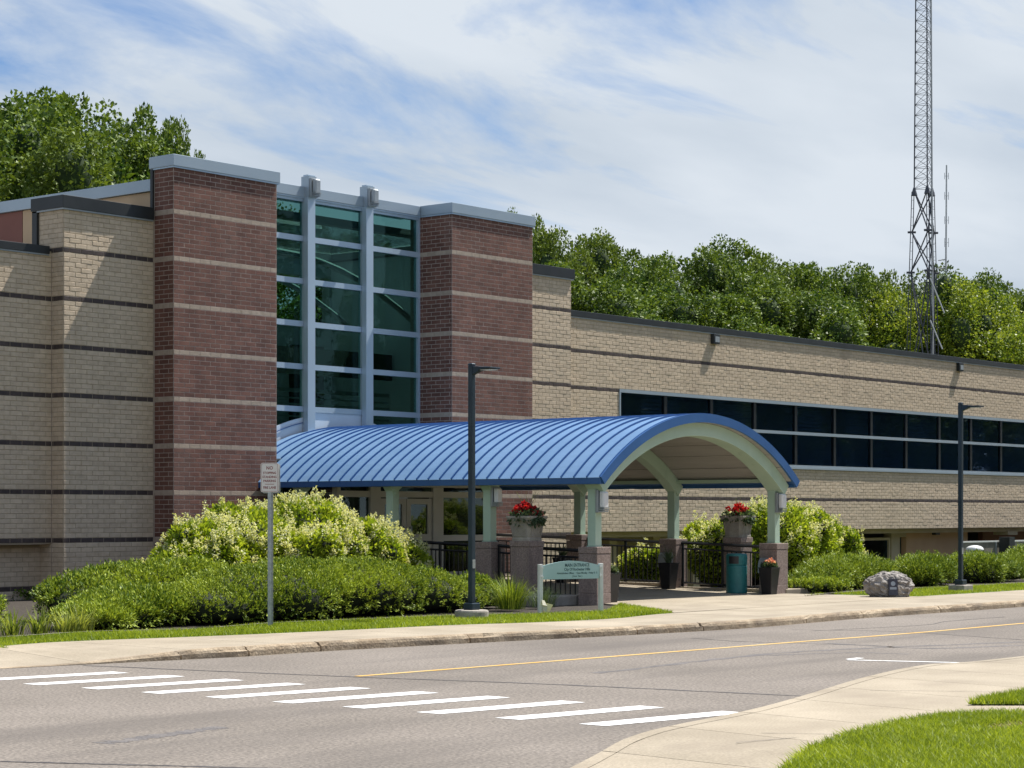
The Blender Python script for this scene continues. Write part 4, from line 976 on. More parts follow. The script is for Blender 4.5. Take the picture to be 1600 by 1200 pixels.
for k, (x, y, h) in enumerate(((70, -14, 19), (84, -20, 21), (97, -15, 18), (112, -22, 22), (126, -16, 20), (141, -22, 21), (157, -18, 22), (175, -24, 23), (192, -18, 22), (210, -26, 24), (228, -20, 23), (250, -24, 24), (150, -30, 25), (200, -32, 26), (58, -24, 20), (46, -18, 18), (40, -26, 20))):
    tree(PROT[k % 3], x, y, h, k * 1.3, 'tree across the road seen only mirrored in the windows', 'trees across the road mirrored in the glass')

# ------------------------------------------------------------------ radio mast
mx_, my_ = spot(1444, 104); Hs = 104 / FPX
mast = empty('radio_mast', (mx_, my_, -.2), 0, 'tall three legged steel lattice radio mast with side antenna', 'radio mast')
# three legs placed at corners; local axes along the view make the faces read as in the photo
rt = RT; fwv = FW
def mp_(a, b): return Vector((rt.x * a + fwv.x * b, rt.y * a + fwv.y * b, 0))
zpx = lambda py: EYE + (803 - py) * Hs + .2
z1, zm, zl, zb_, zt = zpx(298), zpx(362), zpx(425), 0.0, zpx(-130)
LW = lambda z: (.36 + (.46 - .36) * min(1, max(0, (zt - z) / (zt - z1)))) if z >= z1 else (.52 + (1.0 - .52) * (z1 - z) / z1)
def legp(i, z):
    s = LW(z); tri = [(-1, .35), (.12, -1.1), (1, .75)][i]; return mp_(tri[0] * s, tri[1] * s) + Vector((0, 0, z))
for i in range(3):
    mb = MB(); mb.cyl(legp(i, z1), legp(i, zt), .034, .03, 6)
    for q in (-1, 1):
        off = mp_(.11 * q, 0); mb.cyl(legp(i, z1 - .02) + off * .5, legp(i, 0) + off, .022, .026, 5)
    zz = 0.3
    while zz < z1 - .3:
        f = .5 + .5 * (z1 - zz) / z1; mb.cyl(legp(i, zz) - mp_(.11 * f, 0), legp(i, zz) + mp_(.11 * f, 0), .010, n=4); zz += .42
    mb.loft([sqring(0, 0, 0, .01), sqring(0, 0, .001, .01)]) if False else None
    p = legp(i, z1); mb.cyl(p + Vector((0, 0, -.22)), p + Vector((0, 0, .18)), .16, .05, 6); p = legp(i, zm); mb.cyl(p - mp_(.2, 0), p + mp_(.2, 0), .06, n=5)
    p = legp(i, zl); mb.cyl(p - mp_(.2, 0), p + mp_(.2, 0), .06, n=5); p = legp(i, zl * .55); mb.cyl(p - mp_(.22, 0), p + mp_(.22, 0), .06, n=5)
    mb.build('leg', M['mast'], mast)
mb = MB(); z = z1 + .1; k = 0
while z < zt:
    for i in range(3):
        j = (i + 1) % 3; a0, a1 = legp(i, z), legp(i, z + .52); b0, b1 = legp(j, z), legp(j, z + .52)
        mb.cyl(a0, b1, .011, n=4, caps=False); mb.cyl(b0, a1, .011, n=4, caps=False); mb.cyl(a0, b0, .012, n=4, caps=False)
    z += .52
mb.build('lattice', M['mast'], mast, kind='stuff')
for za, zb2 in ((z1, zm), (zm, zl), (zl, zl * .55), (zl * .55, .2)):
    for i in range(3):
        j = (i + 1) % 3; mb = MB(); mb.cyl(legp(i, za), legp(j, zb2), .035, n=5); mb.build('brace', M['mast'], mast); mb = MB(); mb.cyl(legp(j, za), legp(i, zb2), .035, n=5); mb.build('brace', M['mast'], mast)
mb = MB(); c0 = mp_(.45, -.1); mb.cyl(c0 + Vector((0, 0, .2)), mp_(.30, -.1) + Vector((0, 0, zt)), .05, .045, 7); mb.build('coax_bundle', M['mast_pale'], mast)
mb = MB(); z = 1.0
while z < zt: mb.cyl(mp_(.28, -.15) + Vector((0, 0, z)), legp(2, z + .1), .018, n=4, caps=False); z += .62
mb.build('cable_rung', M['mast'], mast, kind='stuff')
pl_ = lambda px, py: mp_((px - 1444) * Hs, 0) + Vector((0, 0, zpx(py)))
for a, b in (((1447, 438), (1469, 492)), ((1447, 503), (1466, 548))):
    mb = MB(); mb.cyl(pl_(*a) + mp_(0, -1), pl_(*b) + mp_(0, -1), .035, n=6); mb.build('ladder_tube', M['mast_pale'], mast)
mb = MB(); mb.cyl(pl_(1478, 420), pl_(1479, 258), .045, .035, 6)
for y0, y1 in ((338, 350), (372, 386), (300, 312), (270, 280)):
    for q in (-3, 3): mb.cyl(pl_(1479 + q, y0), pl_(1479 + q, y1), .015, n=4)
    mb.cyl(pl_(1476, (y0 + y1) / 2), pl_(1482, (y0 + y1) / 2), .012, n=4)
mb.cyl(pl_(1466, 407), pl_(1478, 405), .03, n=5); mb.cyl(pl_(1466, 420), pl_(1478, 418), .03, n=5); mb.build('whip_antenna', M['mast_pale'], mast)

# ------------------------------------------------------------------ shrubs
def shrub(name, label, cat, blobs, n, L, W, mat, up=.35, rnd=.8, group=None, corescale=.86, sprig=.06):
    cx = sum(b[0] for b in blobs) / len(blobs); cy = sum(b[1] for b in blobs) / len(blobs)
    bl = [(b[0] - cx, b[1] - cy, *b[2:]) for b in blobs]
    t = empty(name, (cx, cy, 0), 0, label, cat, group)
    if sprig:
        m = int(n / 12 * 1.5); C, Cn = blob_shell(bl, m, .90, 1.0 + sprig, zmin=.03, inside=.86)
        kk = RNG.uniform(0, 1, len(C)) < np.clip(.30 + .75 * (Cn[:, 2] + .15), .22, 1); C, Cn = C[kk], Cn[kk]; m = len(C)  # fewer sprigs low down, so the dark core reads as shade there
        Cd = Cn * .75 + unit(m) * .55 + np.array([0, 0, up + .15]); Cd /= np.linalg.norm(Cd, axis=1)[:, None]
        f = RNG.uniform(-.6, 1, (m, 12)); sl = L * (1.2 if sprig < .1 else 2.1) * RNG.uniform(.6, 1.3, m)
        P = (C[:, None, :] + Cd[:, None, :] * (f * sl[:, None])[:, :, None] + RNG.normal(size=(m, 12, 3)) * L * .22).reshape(-1, 3)
        ax = (Cd[:, None, :] * .9 + unit(m * 12).reshape(m, 12, 3) * rnd * .8).reshape(-1, 3)
        k = P[:, 2] > .0; P, ax = P[k], ax[k]
    else:
        P, Nn = blob_shell(bl, n, .80, 1.05, zmin=.02, inside=.82); ax = Nn * .8 + unit(len(P)) * rnd + np.array([0, 0, up])
    o = link('foliage', leaves('foliage', P, ax, L, W, M[mat], flat=.62 if sprig else .3), t, 'stuff')
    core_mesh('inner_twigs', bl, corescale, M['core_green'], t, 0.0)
    return t, bl
def along(pts, step=.55, jit=.12):
    """pts: (x, y, half width x, half width y, height): interpolated blobs"""
    out = []
    for a, b in zip(pts[:-1], pts[1:]):
        L_ = math.hypot(b[0] - a[0], b[1] - a[1]); n = max(1, int(L_ / step))
        for k in range(n):
            t = k / n; q = [a[i] + (b[i] - a[i]) * t for i in range(5)]
            out.append((q[0] + random.uniform(-jit, jit), q[1] + random.uniform(-jit, jit), q[4] * .38, q[2] * random.uniform(.9, 1.1), q[3] * random.uniform(.9, 1.1), q[4] * .62 * random.uniform(.95, 1.05)))
    return out
random.seed(21)
hed = along([(23.6, 26.0, .9, 1.2, .60), (24.6, 26.1, 1, 1.35, .80), (26.0, 26.2, 1, 1.45, .93), (27.4, 26.3, 1, 1.35, .92), (28.6, 26.2, .95, 1.15, .78), (29.3, 25.9, .7, .95, .56), (29.7, 25.8, .45, .6, .44)], .42, .1)
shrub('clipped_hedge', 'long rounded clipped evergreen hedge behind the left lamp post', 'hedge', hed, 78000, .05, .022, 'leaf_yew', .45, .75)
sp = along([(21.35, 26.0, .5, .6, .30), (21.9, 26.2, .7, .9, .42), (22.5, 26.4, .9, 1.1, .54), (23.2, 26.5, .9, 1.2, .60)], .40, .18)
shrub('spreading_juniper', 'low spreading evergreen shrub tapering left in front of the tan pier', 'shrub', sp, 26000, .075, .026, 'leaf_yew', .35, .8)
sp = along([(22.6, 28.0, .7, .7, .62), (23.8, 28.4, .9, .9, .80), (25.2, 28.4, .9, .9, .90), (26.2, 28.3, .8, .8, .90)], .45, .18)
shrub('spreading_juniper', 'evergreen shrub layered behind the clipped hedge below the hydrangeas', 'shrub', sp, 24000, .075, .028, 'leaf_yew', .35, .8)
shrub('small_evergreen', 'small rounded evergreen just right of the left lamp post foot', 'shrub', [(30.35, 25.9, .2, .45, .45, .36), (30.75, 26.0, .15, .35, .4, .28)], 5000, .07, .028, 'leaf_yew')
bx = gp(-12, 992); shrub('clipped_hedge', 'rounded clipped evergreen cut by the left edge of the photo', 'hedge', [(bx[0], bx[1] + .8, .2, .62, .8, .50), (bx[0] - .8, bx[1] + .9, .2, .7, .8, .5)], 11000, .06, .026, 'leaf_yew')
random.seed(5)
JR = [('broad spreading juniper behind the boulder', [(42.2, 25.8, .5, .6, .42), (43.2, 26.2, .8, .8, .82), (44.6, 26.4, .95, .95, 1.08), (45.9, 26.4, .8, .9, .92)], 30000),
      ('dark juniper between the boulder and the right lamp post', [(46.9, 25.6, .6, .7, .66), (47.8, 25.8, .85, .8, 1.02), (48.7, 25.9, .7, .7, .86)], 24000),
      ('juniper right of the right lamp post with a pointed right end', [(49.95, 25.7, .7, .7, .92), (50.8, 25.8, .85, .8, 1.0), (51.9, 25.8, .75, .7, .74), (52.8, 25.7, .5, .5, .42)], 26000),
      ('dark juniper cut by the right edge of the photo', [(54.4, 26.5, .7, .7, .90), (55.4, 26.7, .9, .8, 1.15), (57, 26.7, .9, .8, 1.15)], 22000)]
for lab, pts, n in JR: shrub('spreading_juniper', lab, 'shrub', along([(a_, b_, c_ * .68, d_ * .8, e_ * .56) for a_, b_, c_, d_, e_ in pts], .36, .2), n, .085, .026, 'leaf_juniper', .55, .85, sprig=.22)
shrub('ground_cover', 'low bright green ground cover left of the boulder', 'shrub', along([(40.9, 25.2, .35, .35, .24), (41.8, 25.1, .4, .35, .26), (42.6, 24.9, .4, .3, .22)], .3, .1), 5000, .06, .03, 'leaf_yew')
def panicles(bl, n, t, zfrac=.25, size=.27):
    P, Nn = blob_shell(bl, n * 4, .96, 1.06, zmin=.3, inside=.92)
    ok = Nn[:, 2] > RNG.uniform(-1.0, .5, len(Nn)); P, Nn = P[ok][:n], Nn[ok][:n]
    pos, ax = [], []
    for p, nn in zip(P, Nn):
        d = nn * .7 + np.array([0, 0, .8]) + RNG.normal(size=3) * .25; d /= np.linalg.norm(d); L_ = size * RNG.uniform(.6, 1.2); m = 46
        f = RNG.uniform(0, 1, m); u = unit(m); pos.append(p + d * (f * L_)[:, None] + u * ((1 - f) ** .8 * L_ * .30 + .008)[:, None]); ax.append(u + d * .4)
    link('flower_heads', leaves('flower_heads', np.vstack(pos), np.vstack(ax), .045, .036, M['panicle']), t, 'stuff')
def hydrangea(label, x, y, r, h, n, npan, group, seed):
    rg = random.Random(seed); bl = [(x, y, h * .52, r * .8, r * .8, h * .46)]
    for k in range(9):
        a = rg.uniform(0, 6.28); q = r * rg.uniform(.35, .75); s = r * rg.uniform(.28, .42); bl.append((x + math.cos(a) * q, y + math.sin(a) * q, h * rg.uniform(.38, .80), s, s, s * 1.1))
    t, b2 = shrub('hydrangea_bush', label, 'bush', bl, n, .115, .062, 'leaf_hydrangea', .3, .8, group, .78, 0)
    panicles(b2, npan, t)
HY = [('white panicle hydrangea leftmost, against the left brick tower corner', 26.1, 29.2, .75, 1.25), ('hydrangea in front of the left brick tower', 26.7, 29.4, .95, 1.70), ('hydrangea behind the no stopping sign post', 27.95, 29.5, 1.05, 1.93),
      ('hydrangea in front of the tallest one of the left group', 28.85, 28.9, .85, 1.45), ('tallest hydrangea in front of the entrance glass left of the doors', 29.6, 29.6, 1.15, 2.12), ('hydrangea rightmost of the left group, beside the black railing', 31.1, 29.5, 1.0, 1.62), ('low hydrangea at the right foot of the left group', 31.95, 29.3, .7, 1.25)]
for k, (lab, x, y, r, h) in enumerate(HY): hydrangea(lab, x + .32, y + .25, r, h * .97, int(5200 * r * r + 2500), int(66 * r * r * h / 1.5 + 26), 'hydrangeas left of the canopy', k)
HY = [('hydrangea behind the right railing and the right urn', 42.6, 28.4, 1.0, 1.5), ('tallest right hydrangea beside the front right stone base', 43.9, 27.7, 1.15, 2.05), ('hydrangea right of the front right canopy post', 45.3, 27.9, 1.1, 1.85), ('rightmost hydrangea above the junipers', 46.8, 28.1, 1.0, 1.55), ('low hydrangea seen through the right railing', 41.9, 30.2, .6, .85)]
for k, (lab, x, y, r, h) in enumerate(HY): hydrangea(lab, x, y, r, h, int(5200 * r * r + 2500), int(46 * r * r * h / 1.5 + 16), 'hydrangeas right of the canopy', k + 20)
def strap_plant(name, label, cat, x, y, n, L, w, mat, spread=.25, droop=.9, group=None, z=0.0, rise=1.0):
    V, F = [], []
    for k in range(n):
        a = random.uniform(0, 6.28); q = random.uniform(0, spread); b = Vector((math.cos(a) * q, math.sin(a) * q, 0)); a += random.uniform(-.5, .5)
        d = Vector((math.cos(a), math.sin(a), 0)); l = L * random.uniform(.6, 1.1); s = d.cross(Vector((0, 0, 1))); out = random.uniform(.25, 1) * droop
        i0 = len(V)
        for t in (0, .3, .6, .85, 1):
            p = b + d * (l * out * t ** 1.3 * .75) + Vector((0, 0, rise * l * (t - .62 * out * t ** 2.4))); ww = w * (1 - t ** 2 * .95) / 2
            V += [tuple(p - s * ww), tuple(p + s * ww)]
        for i in range(4): F.append((i0 + 2 * i, i0 + 2 * i + 1, i0 + 2 * i + 3, i0 + 2 * i + 2))
    me = bpy.data.meshes.new(name); me.from_pydata(V, [], F); me.materials.append(M[mat]); me.update()
    o = link(name, me); o.location = (x, y, z); return tag(o, label, cat, group)
p = gp(824, 953); strap_plant('fountain_grass', 'clump of fine green ornamental grass behind the left leg of the entrance sign', 'grass clump', p[0], p[1] + .4, 520, .85, .010, 'leaf_yew', .28, .9, rise=.95)
strap_plant('fountain_grass', 'smaller ornamental grass tuft behind the entrance sign panel', 'grass clump', p[0] + 1.0, p[1] + .45, 260, .6, .010, 'leaf_grey', .25, .9, rise=.95)
for k, (px, lab) in enumerate(((35, 'daylily clump beside the left edge hedge'), (78, 'daylily clump in the middle of the left edge bed'), (120, 'daylily clump left of the spreading evergreen'), (142, 'pale daylily clump in front of the spreading evergreen tip'))):
    p = gp(px, 993 - k * 2); strap_plant('daylily', lab, 'plant', p[0], p[1] + .25, 80, .52, .022, 'leaf_lily', .2, 1.0, 'daylilies in the left bed')
# dark climber against the left wall
cl = empty('wall_climber', (gp(40, 960)[0], YW + .33, 0), 0, 'sparse dark climber with bare stems against the left wall', 'climbing plant')
cx0 = xw(40, YW + .3); mb = MB(); lp_ = []
for (pa, pb) in (((30, 965), (48, 925)), ((48, 925), (22, 925)), ((36, 968), (46, 924)), ((44, 965), (62, 932)), ((25, 970), (20, 930)), ((46, 945), (60, 930))):
    def wl_(px, py): 
        x_ = xw(px, YW + .3); return Vector((x_, YW + .3, EYE - (py - 803) * depth(x_, YW + .3) / FPX))
    a, b = wl_(*pa), wl_(*pb); mb.cyl(a, b, .012, .007, 4)
    for q in range(26):
        t = random.random(); lp_.append(tuple(a + (b - a) * t + Vector((random.uniform(-.06, .06), -random.uniform(0, .06), random.uniform(-.05, .05)))))
mb.build('stem', M['dead'], cl, tuple(cl.location)); lp_ = np.array(lp_) - np.array(cl.location)
link('foliage', leaves('foliage', lp_, unit(len(lp_)), .09, .06, M['leaf_tree']), cl)
hp = gp(45, 975); shrub('leafy_plant', 'dark broad leaved plant at the foot of the left wall', 'plant', [(hp[0] + .1, hp[1] + 2.2, .2, .6, .5, .36)], 700, .16, .11, 'leaf_tree', .3, .9, None, .6, 0)

# ------------------------------------------------------------------ lamp posts
def lamp_post():
    t = empty('lamp_post', (0, 0, 0), 0)
    mb = MB(); mb.box(-.047, .047, -.047, .047, .262, 4.30); mb.build('pole', M['pole'], t, bevel=.012)
    mb = MB(); mb.box(-.105, .105, -.105, .105, .145, .26); mb.build('base_cover', M['pole'], t, bevel=.015)
    mb = MB(); mb.loft([sqring(0, 0, 4.301, .096), sqring(0, 0, 4.325, .096), sqring(0, 0, 4.34, .06)]); mb.build('cap', M['pole'], t)
    mb = MB(); mb.loft([[(-.04, -.048, 4.14), (.04, -.048, 4.14), (.04, -.048, 4.285), (-.04, -.048, 4.285)], [(-.05, -.20, 4.20), (.05, -.20, 4.20), (.05, -.20, 4.275), (-.05, -.20, 4.275)],
                               [(-.13, -.26, 4.215), (.13, -.26, 4.215), (.13, -.26, 4.265), (-.13, -.26, 4.265)], [(-.14, -.52, 4.225), (.14, -.52, 4.225), (.14, -.52, 4.25), (-.14, -.52, 4.25)]])
    hd = mb.build('lamp_head', M['pole'], t, bevel=.006)
    mb = MB(); mb.box(-.10, .10, -.50, -.28, 4.205, 4.213); mb.build('lens', M['diffuser'], hd)
    mb = MB(); mb.box(-.035, .035, -.054, -.0475, .85, 1.0); mb.build('hand_hole_cover', M['galv'], t)
    return t
lp1 = lamp_post(); lp2 = copy_tree(lp1)
q = gp(737, 966); lp1.location = (q[0], q[1], 0); q2 = gp(1501, 923.5); lp2.location = (q2[0], q2[1], 0)
tag(lp1, 'dark teal square lamp post left of the canopy in front of the hedge', 'lamp post', 'lamp posts along the pavement'); tag(lp2, 'dark teal square lamp post at the right in front of the junipers', 'lamp post', 'lamp posts along the pavement')
mb = MB(); mb.loft([[(math.cos(a) * r, math.sin(a) * r, z) for a in [2 * math.pi * k / 24 for k in range(24)]] for r, z in ((.29, -.1), (.29, .11), (.28, .135), (.25, .144))]); mb.build('concrete_footing', M['cast'], lp1, smooth=False)
mb = MB(); mb.box(-.23, .23, -.20, .20, -.1, .144); mb.build('concrete_footing', M['cast'], lp2, bevel=.02)

# ------------------------------------------------------------------ text helper
def text_mesh(s, size, mat, parent, loc, rot, name='lettering', align='CENTER', sx=1.0, extr=.0006):
    cu = bpy.data.curves.new(name, 'FONT'); cu.body = s; cu.size = size; cu.align_x = align; cu.extrude = extr; cu.offset = size * .022; cu.resolution_u = 2
    tmp = bpy.data.objects.new('t', cu); COL.objects.link(tmp); dg = bpy.context.evaluated_depsgraph_get(); me = bpy.data.meshes.new_from_object(tmp.evaluated_get(dg))
    bpy.data.objects.remove(tmp); me.name = name; me.materials.clear(); me.materials.append(mat)
    o = link(name, me, parent); o.location = loc; o.rotation_euler = rot; o.scale = (sx, 1, 1); return o
# ------------------------------------------------------------------ NO STOPPING sign
q = gp(421.5, 980); az = math.atan2(-q[1], -q[0]) + R(90) - R(22)
ns = empty('no_stopping_sign', (q[0], q[1], 0), az, 'white no stopping fire lane sign with red lettering on a steel post', 'traffic sign')
mb = MB(); mb.box(-.028, .028, -.002, .002, 0, 2.56); mb.box(-.028, -.024, .002, .028, 0, 2.56); mb.box(.024, .028, .002, .028, 0, 2.56); mb.box(-.045, -.0285, .024, .028, 0, 2.56); mb.box(.0285, .045, .024, .028, 0, 2.56); mb.build('post', M['galv'], ns)
def rrect(w, h, r, n=5):
    out = []
    for cx, cz, a0 in ((w / 2 - r, -h / 2 + r, -90), (w / 2 - r, h / 2 - r, 0), (-w / 2 + r, h / 2 - r, 90), (-w / 2 + r, -h / 2 + r, 180)):
        for k in range(n + 1): a = R(a0 + 90 * k / n); out.append((cx + r * math.cos(a), cz + r * math.sin(a)))
    return out
zc = 2.345
pts = rrect(.30, .46, .035); mb = MB(); mb.loft([[(x, -.006, zc + z) for x, z in pts], [(x, -.0025, zc + z) for x, z in pts]]); pn = mb.build('sign_panel', M['sign_white'], ns)
po_, pi_ = rrect(.278, .438, .028), rrect(.268, .428, .024); mb = MB()
for k in range(len(po_)):
    j = (k + 1) % len(po_); mb.quad(*[(a[0], -.0068, zc + a[1]) for a in (po_[k], po_[j], pi_[j], pi_[k])])
mb.build('border', M['sign_red'], pn)
pts2 = rrect(.30, .46, .035); mb = MB(); mb.loft([[(x + .012, .030, zc - .015 + z) for x, z in pts2], [(x + .012, .033, zc - .015 + z) for x, z in pts2]]); mb.build('rear_panel', M['galv'], ns)
for s, z, sz, sx in (('NO', .125, .075, .95), ('STOPPING', .055, .052, .92), ('STANDING', -.008, .052, .92), ('PARKING', -.070, .052, .98), ('FIRE LANE', -.175, .054, .88)):
    text_mesh(s, sz, M['sign_red'], pn, (0, -.0072, zc + z), (R(90), 0, 0), sx=sx)
mb = MB(); mb.box(-.075, .075, -.0075, -.0068, zc - .108, zc - .100); mb.build('rule', M['sign_red'], pn)
# ------------------------------------------------------------------ entrance sign
a = gp(844, 960); b = gp(938.5, 957)
es = empty('entrance_sign', (a[0], a[1], 0), math.atan2(b[1] - a[1], b[0] - a[0]), 'pale teal arched entrance sign with dark lettering on two white legs', 'sign')
W_ = math.hypot(b[0] - a[0], b[1] - a[1])
for x in (0, W_):
    mb = MB(); mb.box(x - .035, x + .035, -.035, .035, -.1, .885); mb.build('leg', M['white_paint'], es, bevel=.006)
top = [(.036 + (W_ - .072) * k / 16, .855 + .085 * math.sin(math.pi * k / 16)) for k in range(17)]
prof = [(W_ - .036, .615), (.036, .615)] + top
prof = [(.036, .615), (W_ - .036, .615)] + top[::-1]
mb = MB(); mb.loft([[(x, -.014, z) for x, z in prof], [(x, .014, z) for x, z in prof]]); sp_ = mb.build('sign_panel', M['sign_teal'], es)
for x in (.02, W_ - .02):
    for z in (.66, .82):
        mb = MB(); mb.box(x - .03, x + .03, -.045, -.036, z - .012, z + .012); mb.build('bracket', M['white_paint'], es)
cxs = W_ * .60
for s, z, sz, sx in (('MAIN ENTRANCE', .835, .080, .85), ('City Of Rochester Hills', .765, .070, .85), ('Administration Offices  ·  Open Monday - Friday 8 - 5', .705, .047, .86), ('( Door  Nor )', .650, .043, .9)):
    text_mesh(s, sz, M['sign_ink'], sp_, (cxs, -.0148, z), (R(90), 0, 0), sx=sx)
# paper tag blown against the sign leg
pg = tag(link('paper_scrap', None) if False else MB().quad((0, 0, .0), (.10, -.05, .02), (.16, -.10, .17), (.04, -.03, .20)).quad((-.03, -.02, .09), (.03, -.05, .02), (.07, -.04, .16), (0, 0, .22)).quad((-.05, -.03, .17), (.06, -.05, .15), (.03, 0, .25), (-.03, 0, .25)).build('paper_scrap', M['petal_white']), 'crumpled white paper scrap at the foot of the left leg of the entrance sign', 'paper')
pg.location = (a[0] + .02, a[1] - .05, .0)
sm_ = pg.modifiers.new('s', 'SOLIDIFY'); sm_.thickness = .004

# ------------------------------------------------------------------ stone urn planters
def urn():
    t = empty('urn_planter', (0, 0, 0))
    mb = MB(); mb.loft([sqring(0, 0, -.15, .47), sqring(0, 0, 1.12, .47)]); mb.loft([sqring(0, 0, 1.121, .50), sqring(0, 0, 1.235, .50)]); mb.build('pedestal', M['stone'], t, bevel=.008)
    mb = MB(); mb.loft([sqring(0, 0, 1.236, .47, None, .05), sqring(0, 0, 1.28, .47, None, .05), sqring(0, 0, 1.30, .45, None, .05), sqring(0, 0, 1.58, .53, None, .05), sqring(0, 0, 1.66, .60, None, .05), sqring(0, 0, 1.70, .64, None, .05), sqring(0, 0, 1.735, .64, None, .05), sqring(0, 0, 1.735, .55, None, .05), sqring(0, 0, 1.64, .5, None, .05)])
    u = mb.build('urn', M['cast'], t)
    for k in range(4):
        rot = Matrix.Rotation(k * math.pi / 2, 3, 'Z'); mb = MB()
        c = Vector((0, -.2375, 1.44)); 
        sl = math.atan2(.04, .28)
        rr = rot @ Matrix.Rotation(sl, 3, 'X')
        for (x0, x1, z0, z1) in ((-.16, .16, .095, .115), (-.16, .16, -.115, -.095), (-.16, -.14, -.0949, .0949), (.14, .16, -.0949, .0949)):
            mb.box(x0, x1, -.016, .004, z0, z1, rr, rot @ c)
        mb.build('panel_moulding', M['cast'], u)
    mb = MB(); mb.quad(*sqring(0, 0, 1.66, .5, None, .05)); mb.build('soil', M['mulch'], t)
    return t
u1 = urn(); u2 = copy_tree(u1)
u1.location = (32.80, 26.56, 0); u2.location = (40.47, 26.56, 0)
tag(u1, 'stone urn of red flowers on a pedestal left of the canopy', 'planter', 'stone urns flanking the canopy'); tag(u2, 'stone urn of red flowers on a pedestal behind the teal bin', 'planter', 'stone urns flanking the canopy')
def flowers(label, x, y, z, r, h, seed, n=26, trail=True, mats=('petal_red', 'petal_pink'), spikes=True, name='flower_arrangement'):
    rg = random.Random(seed); t = empty(name, (x, y, z), 0, label, 'flowers')
    def up(): return random.uniform
    P = []; A = []
    for k in range(520):
        a = rg.uniform(0, 6.28); q = r * math.sqrt(rg.random()); zz = rg.uniform(-.02, h * .65 * (1 - (q / r) ** 2 * .6)); P.append((math.cos(a) * q, math.sin(a) * q, zz)); A.append((math.cos(a) * .6 + rg.gauss(0, .4), math.sin(a) * .6 + rg.gauss(0, .4), .5 + rg.gauss(0, .4)))
    if trail:
        for k in range(200):
            a = rg.gauss(-1.9, .35) if k % 2 else rg.uniform(0, 6.28); q = r * rg.uniform(.95, 1.12); P.append((math.cos(a) * q, math.sin(a) * q, -rg.uniform(0, .16) * rg.random())); A.append((math.cos(a), math.sin(a), -1))
    link('foliage', leaves('foliage', np.array(P), np.array(A), .09, .06, M['leaf_grey']), t, 'stuff')
    for ci, m_ in enumerate(mats):
        P, A = [], []; nb = n if ci == 0 else n // 3
        for k in range(nb):
            a = rg.uniform(0, 6.28); q = r * (.85 * math.sqrt(rg.random()) if ci == 0 else rg.uniform(.75, 1.0)); c = Vector((math.cos(a) * q, math.sin(a) * q, (h * (1 - (q / r) ** 2 * .55) * rg.uniform(.45, 1.1)) if ci == 0 else rg.uniform(.0, .08)))
            s = rg.uniform(.02, .05)
            for j in range(30):
                v = Vector((rg.gauss(0, 1), rg.gauss(0, 1), rg.gauss(.3, 1))).normalized(); P.append(tuple(c + v * s)); A.append(tuple(v + Vector((rg.gauss(0, .5), rg.gauss(0, .5), rg.gauss(0, .5)))))
        link('blossoms', leaves('blossoms', np.array(P), np.array(A), .05, .05, M[m_]), t, 'stuff')
    if spikes:
        mb = MB()
        for k in range(5): mb.cyl((rg.uniform(-.05, .05), rg.uniform(-.05, .05), h * .5), (rg.uniform(-.2, .2), rg.uniform(-.2, .2), h * 1.75), .006, .002, 4)
        mb.build('spike_leaf', M['leaf_lily'], t)
    return t
flowers('mound of red begonias and trailing white bloom in the left urn', 32.80, 26.56, 1.70, .32, .30, 3, 26, mats=('petal_red', 'petal_pink')); flowers('mound of red begonias with thin spikes in the right urn', 40.47, 26.56, 1.70, .32, .25, 9, 24, mats=('petal_red', 'petal_white'))
# tall black planters
def tall_planter():
    t = empty('tall_planter', (0, 0, 0)); mb = MB(); mb.loft([sqring(0, 0, 0, .24, None, .01), sqring(0, 0, .57, .345, None, .012), sqring(0, 0, .575, .36, None, .012), sqring(0, 0, .60, .36, None, .012), sqring(0, 0, .60, .31, None, .01), sqring(0, 0, .54, .30, None, .01)]); mb.build('pot', M['black_plastic'], t)
    mb = MB(); mb.quad(*sqring(0, 0, .55, .30)); mb.build('soil', M['mulch'], t); return t
tp = tall_planter()
TP = [((33.80, 25.25, fl(25.25)), 'tall black square planter against the front left stone base'), ((39.2, 27.6, fl(27.6)), 'tall black square planter with spiky plant beside the middle right stone base'), ((39.38, 25.02, fl(25.0)), 'tall black square planter between the teal bin and the front right stone base'), ((39.0, 30.5, fl(30.5)), 'tall black square planter beside the rear right stone base')]
for k, (loc, lab) in enumerate(TP):
    o = tp if k == 0 else copy_tree(tp); o.location = loc; tag(o, lab, 'planter', 'tall black planters under the canopy')
flowers('white blossom tuft in the planter by the front left stone base', 33.80, 25.25, .60, .13, .16, 12, 8, False, ('petal_white',), False)
flowers('pink blossom tuft in the planter beside the teal bin', 39.38, 25.02, .60, .13, .15, 14, 8, False, ('petal_pink',), False)
strap_plant('spiky_plant', 'pale spiky strap leaved plant in the planter by the middle right stone base', 'plant', 39.2, 27.6, 46, .52, .026, 'leaf_grey', .06, 1.0, z=fl(27.6) + .56)
strap_plant('spiky_plant', 'pale spiky strap leaved plant in the planter by the rear right stone base', 'plant', 39.0, 30.5, 40, .5, .026, 'leaf_grey', .06, 1.0, z=fl(30.5) + .56)
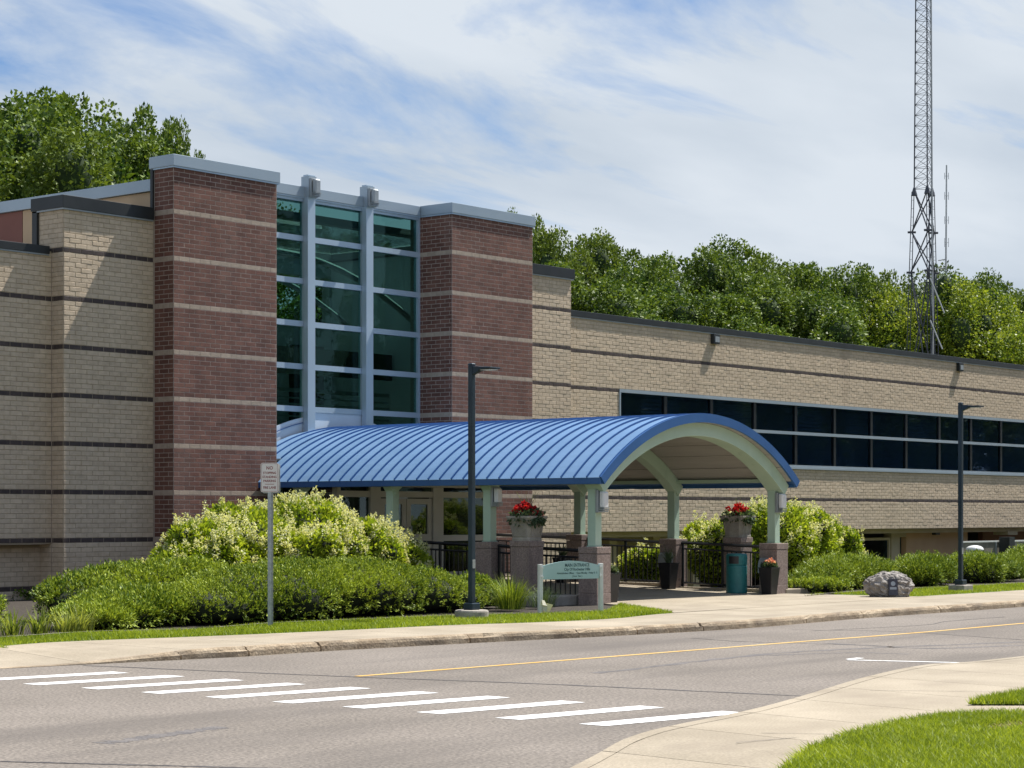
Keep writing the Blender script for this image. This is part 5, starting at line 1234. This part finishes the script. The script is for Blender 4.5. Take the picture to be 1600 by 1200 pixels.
# ------------------------------------------------------------------ litter bin
q = gp(1151, 928); lb = empty('litter_bin', (q[0], q[1], 0.01), 0, 'round teal litter bin with dark opening under the canopy edge', 'litter bin')
ring = lambda r, z, n=28: [(math.cos(2 * math.pi * k / n) * r, math.sin(2 * math.pi * k / n) * r, z) for k in range(n)]
mb = MB(); mb.loft([ring(.225, 0), ring(.235, .03), ring(.232, .60), ring(.225, .625)]); mb.build('body', M['teal_bin'], lb, smooth=False)
mb = MB(); mb.loft([ring(.215, .626), ring(.232, .64), ring(.238, .82), ring(.232, .865), ring(.20, .885), ring(.05, .892)]); ld = mb.build('lid', M['teal_bin'], lb, smooth=False)
mb = MB(); n = 9; a0 = math.atan2(-.6348, -.7727) 
rg_ = []
for k in range(n):
    a = a0 - .62 + .95 * k / (n - 1) - .25; rg_.append([(math.cos(a) * r_, math.sin(a) * r_, z_) for r_, z_ in ((.2355, .665), (.242, .665), (.2445, .83), (.238, .83))])
mb.loft(rg_); mb.build('opening', M['black_plastic'], ld)
# ------------------------------------------------------------------ boulder
import bmesh
q = gp(1389, 932.5); bo = empty('boulder', (q[0], q[1], 0), math.atan2(RT.y, RT.x), 'grey craggy granite boulder with a dark bronze plaque on the verge', 'boulder')
bm = bmesh.new(); bmesh.ops.create_icosphere(bm, subdivisions=5, radius=1)
for v in bm.verts:
    c = v.co.copy(); rdg = lambda q: 1 - abs(mnoise.noise(q)) * 2
    d = .86 + .10 * rdg(Vector((c.x * 3.2 + c.z * 2.0, c.y * 3, c.z * 2.2 - c.x))) + .07 * rdg(Vector((c.x * 7 + c.z * 5, c.y * 6, c.z * 5 - c.x * 2))) + .16 * mnoise.noise(c * 1.3 + Vector((4, 1, 7))) + .11 * (1 - abs(mnoise.noise(c * 2.6 + Vector((1, 2, 3))))) + .06 * mnoise.noise(Vector((c.x * 5 + c.z * 4, c.y * 5, c.z * 2.5))) + .025 * mnoise.noise(c * 13)
    x, y, z = c * d; z = z * (1 + .12 * math.sin(x * 1.2 + .2))
    v.co = (x * .485, y * .36, max(-.12, z * .33 + .19))
me = bpy.data.meshes.new('stone'); bm.to_mesh(me); bm.free(); me.materials.append(M['rock']); st = link('stone', me, bo)
mb = MB(); mb.box(-.10, .10, -.02, .02, 0, .36, Matrix.Rotation(R(-12), 3, 'X'), (.02, -.41, .04)); pq = mb.build('plaque', M['plaque'], bo, bevel=.006)
mb = MB(); mb.cyl((.02, -.36, .29), (.02, -.385, .296), .05, n=14); mb.box(-.05, .09, -.006, .006, 0, .05, Matrix.Rotation(R(-12), 3, 'X'), (.0, -.400, .17)); mb.build('relief', M['lampgrey'], pq)
# ------------------------------------------------------------------ things beyond the junipers
yl2 = 34.0
fx0, fx1, fx2 = xw(1500, yl2), xw(1557, yl2), 82.0
fz = lambda py, x: EYE - (py - 803) * depth(x, yl2) / FPX
gs = empty('screen_wall', (fx0, yl2, -1.5), 0, 'grey translucent screen wall with pale top rail beyond the right junipers', 'screen wall'); GO = (fx0, yl2, -1.5)
mb = MB(); mb.box(fx0 + .15, fx2, yl2, yl2 + .06, -1.5, .78); mb.build('panel', M['screen'], gs, GO); mb = MB(); mb.box(fx0 + .15, fx2, yl2 - .03, yl2 + .09, .781, .83); mb.build('top_rail', M['white_paint'], gs, GO)
mb = MB(); mb.box(fx1, fx1 + .42, yl2 - .5, yl2 - .1, -1.5, .96); mb.build('dark_post', M['coping_black'], gs, GO)
for x in (fx1 - .1, fx1 + 2.6, fx1 + 5): 
    mb = MB(); mb.box(x - .03, x + .03, yl2 - .05, yl2 - .002, -1.5, 1.0 if x > fx1 else .78); mb.build('post', M['lampgrey'], gs, GO)
vx, vy = xw(1523, 29.5), 29.5
vd = empty('vent_dome', (vx, vy, -.2), 0, 'white domed vent cap showing above the junipers right of the lamp post', 'vent cap')
mb = MB(); mb.loft([ring(.13, -.1), ring(.13, .86)]); mb.build('stem', M['white_paint'], vd); mb = MB(); mb.loft([ring(.27, .86), ring(.27, .90), ring(.25, .95), ring(.19, .995), ring(.10, 1.02), ring(.02, 1.03)]); mb.build('cap', M['white_paint'], vd, smooth=True)
for k, px in enumerate((1508, 1535, 1580)):
    hydr = xw(px, 32.5); strap_plant('court_plant', 'pale flowering plant in front of the screen wall beyond the junipers', 'plant', hydr, 32.6, 90, 1.9, .03, 'leaf_lily', .4, .5, 'plants in the sunken court', z=-1.5)
print('tris', sum(len(o.data.polygons) for o in bpy.data.objects if o.type == 'MESH'))
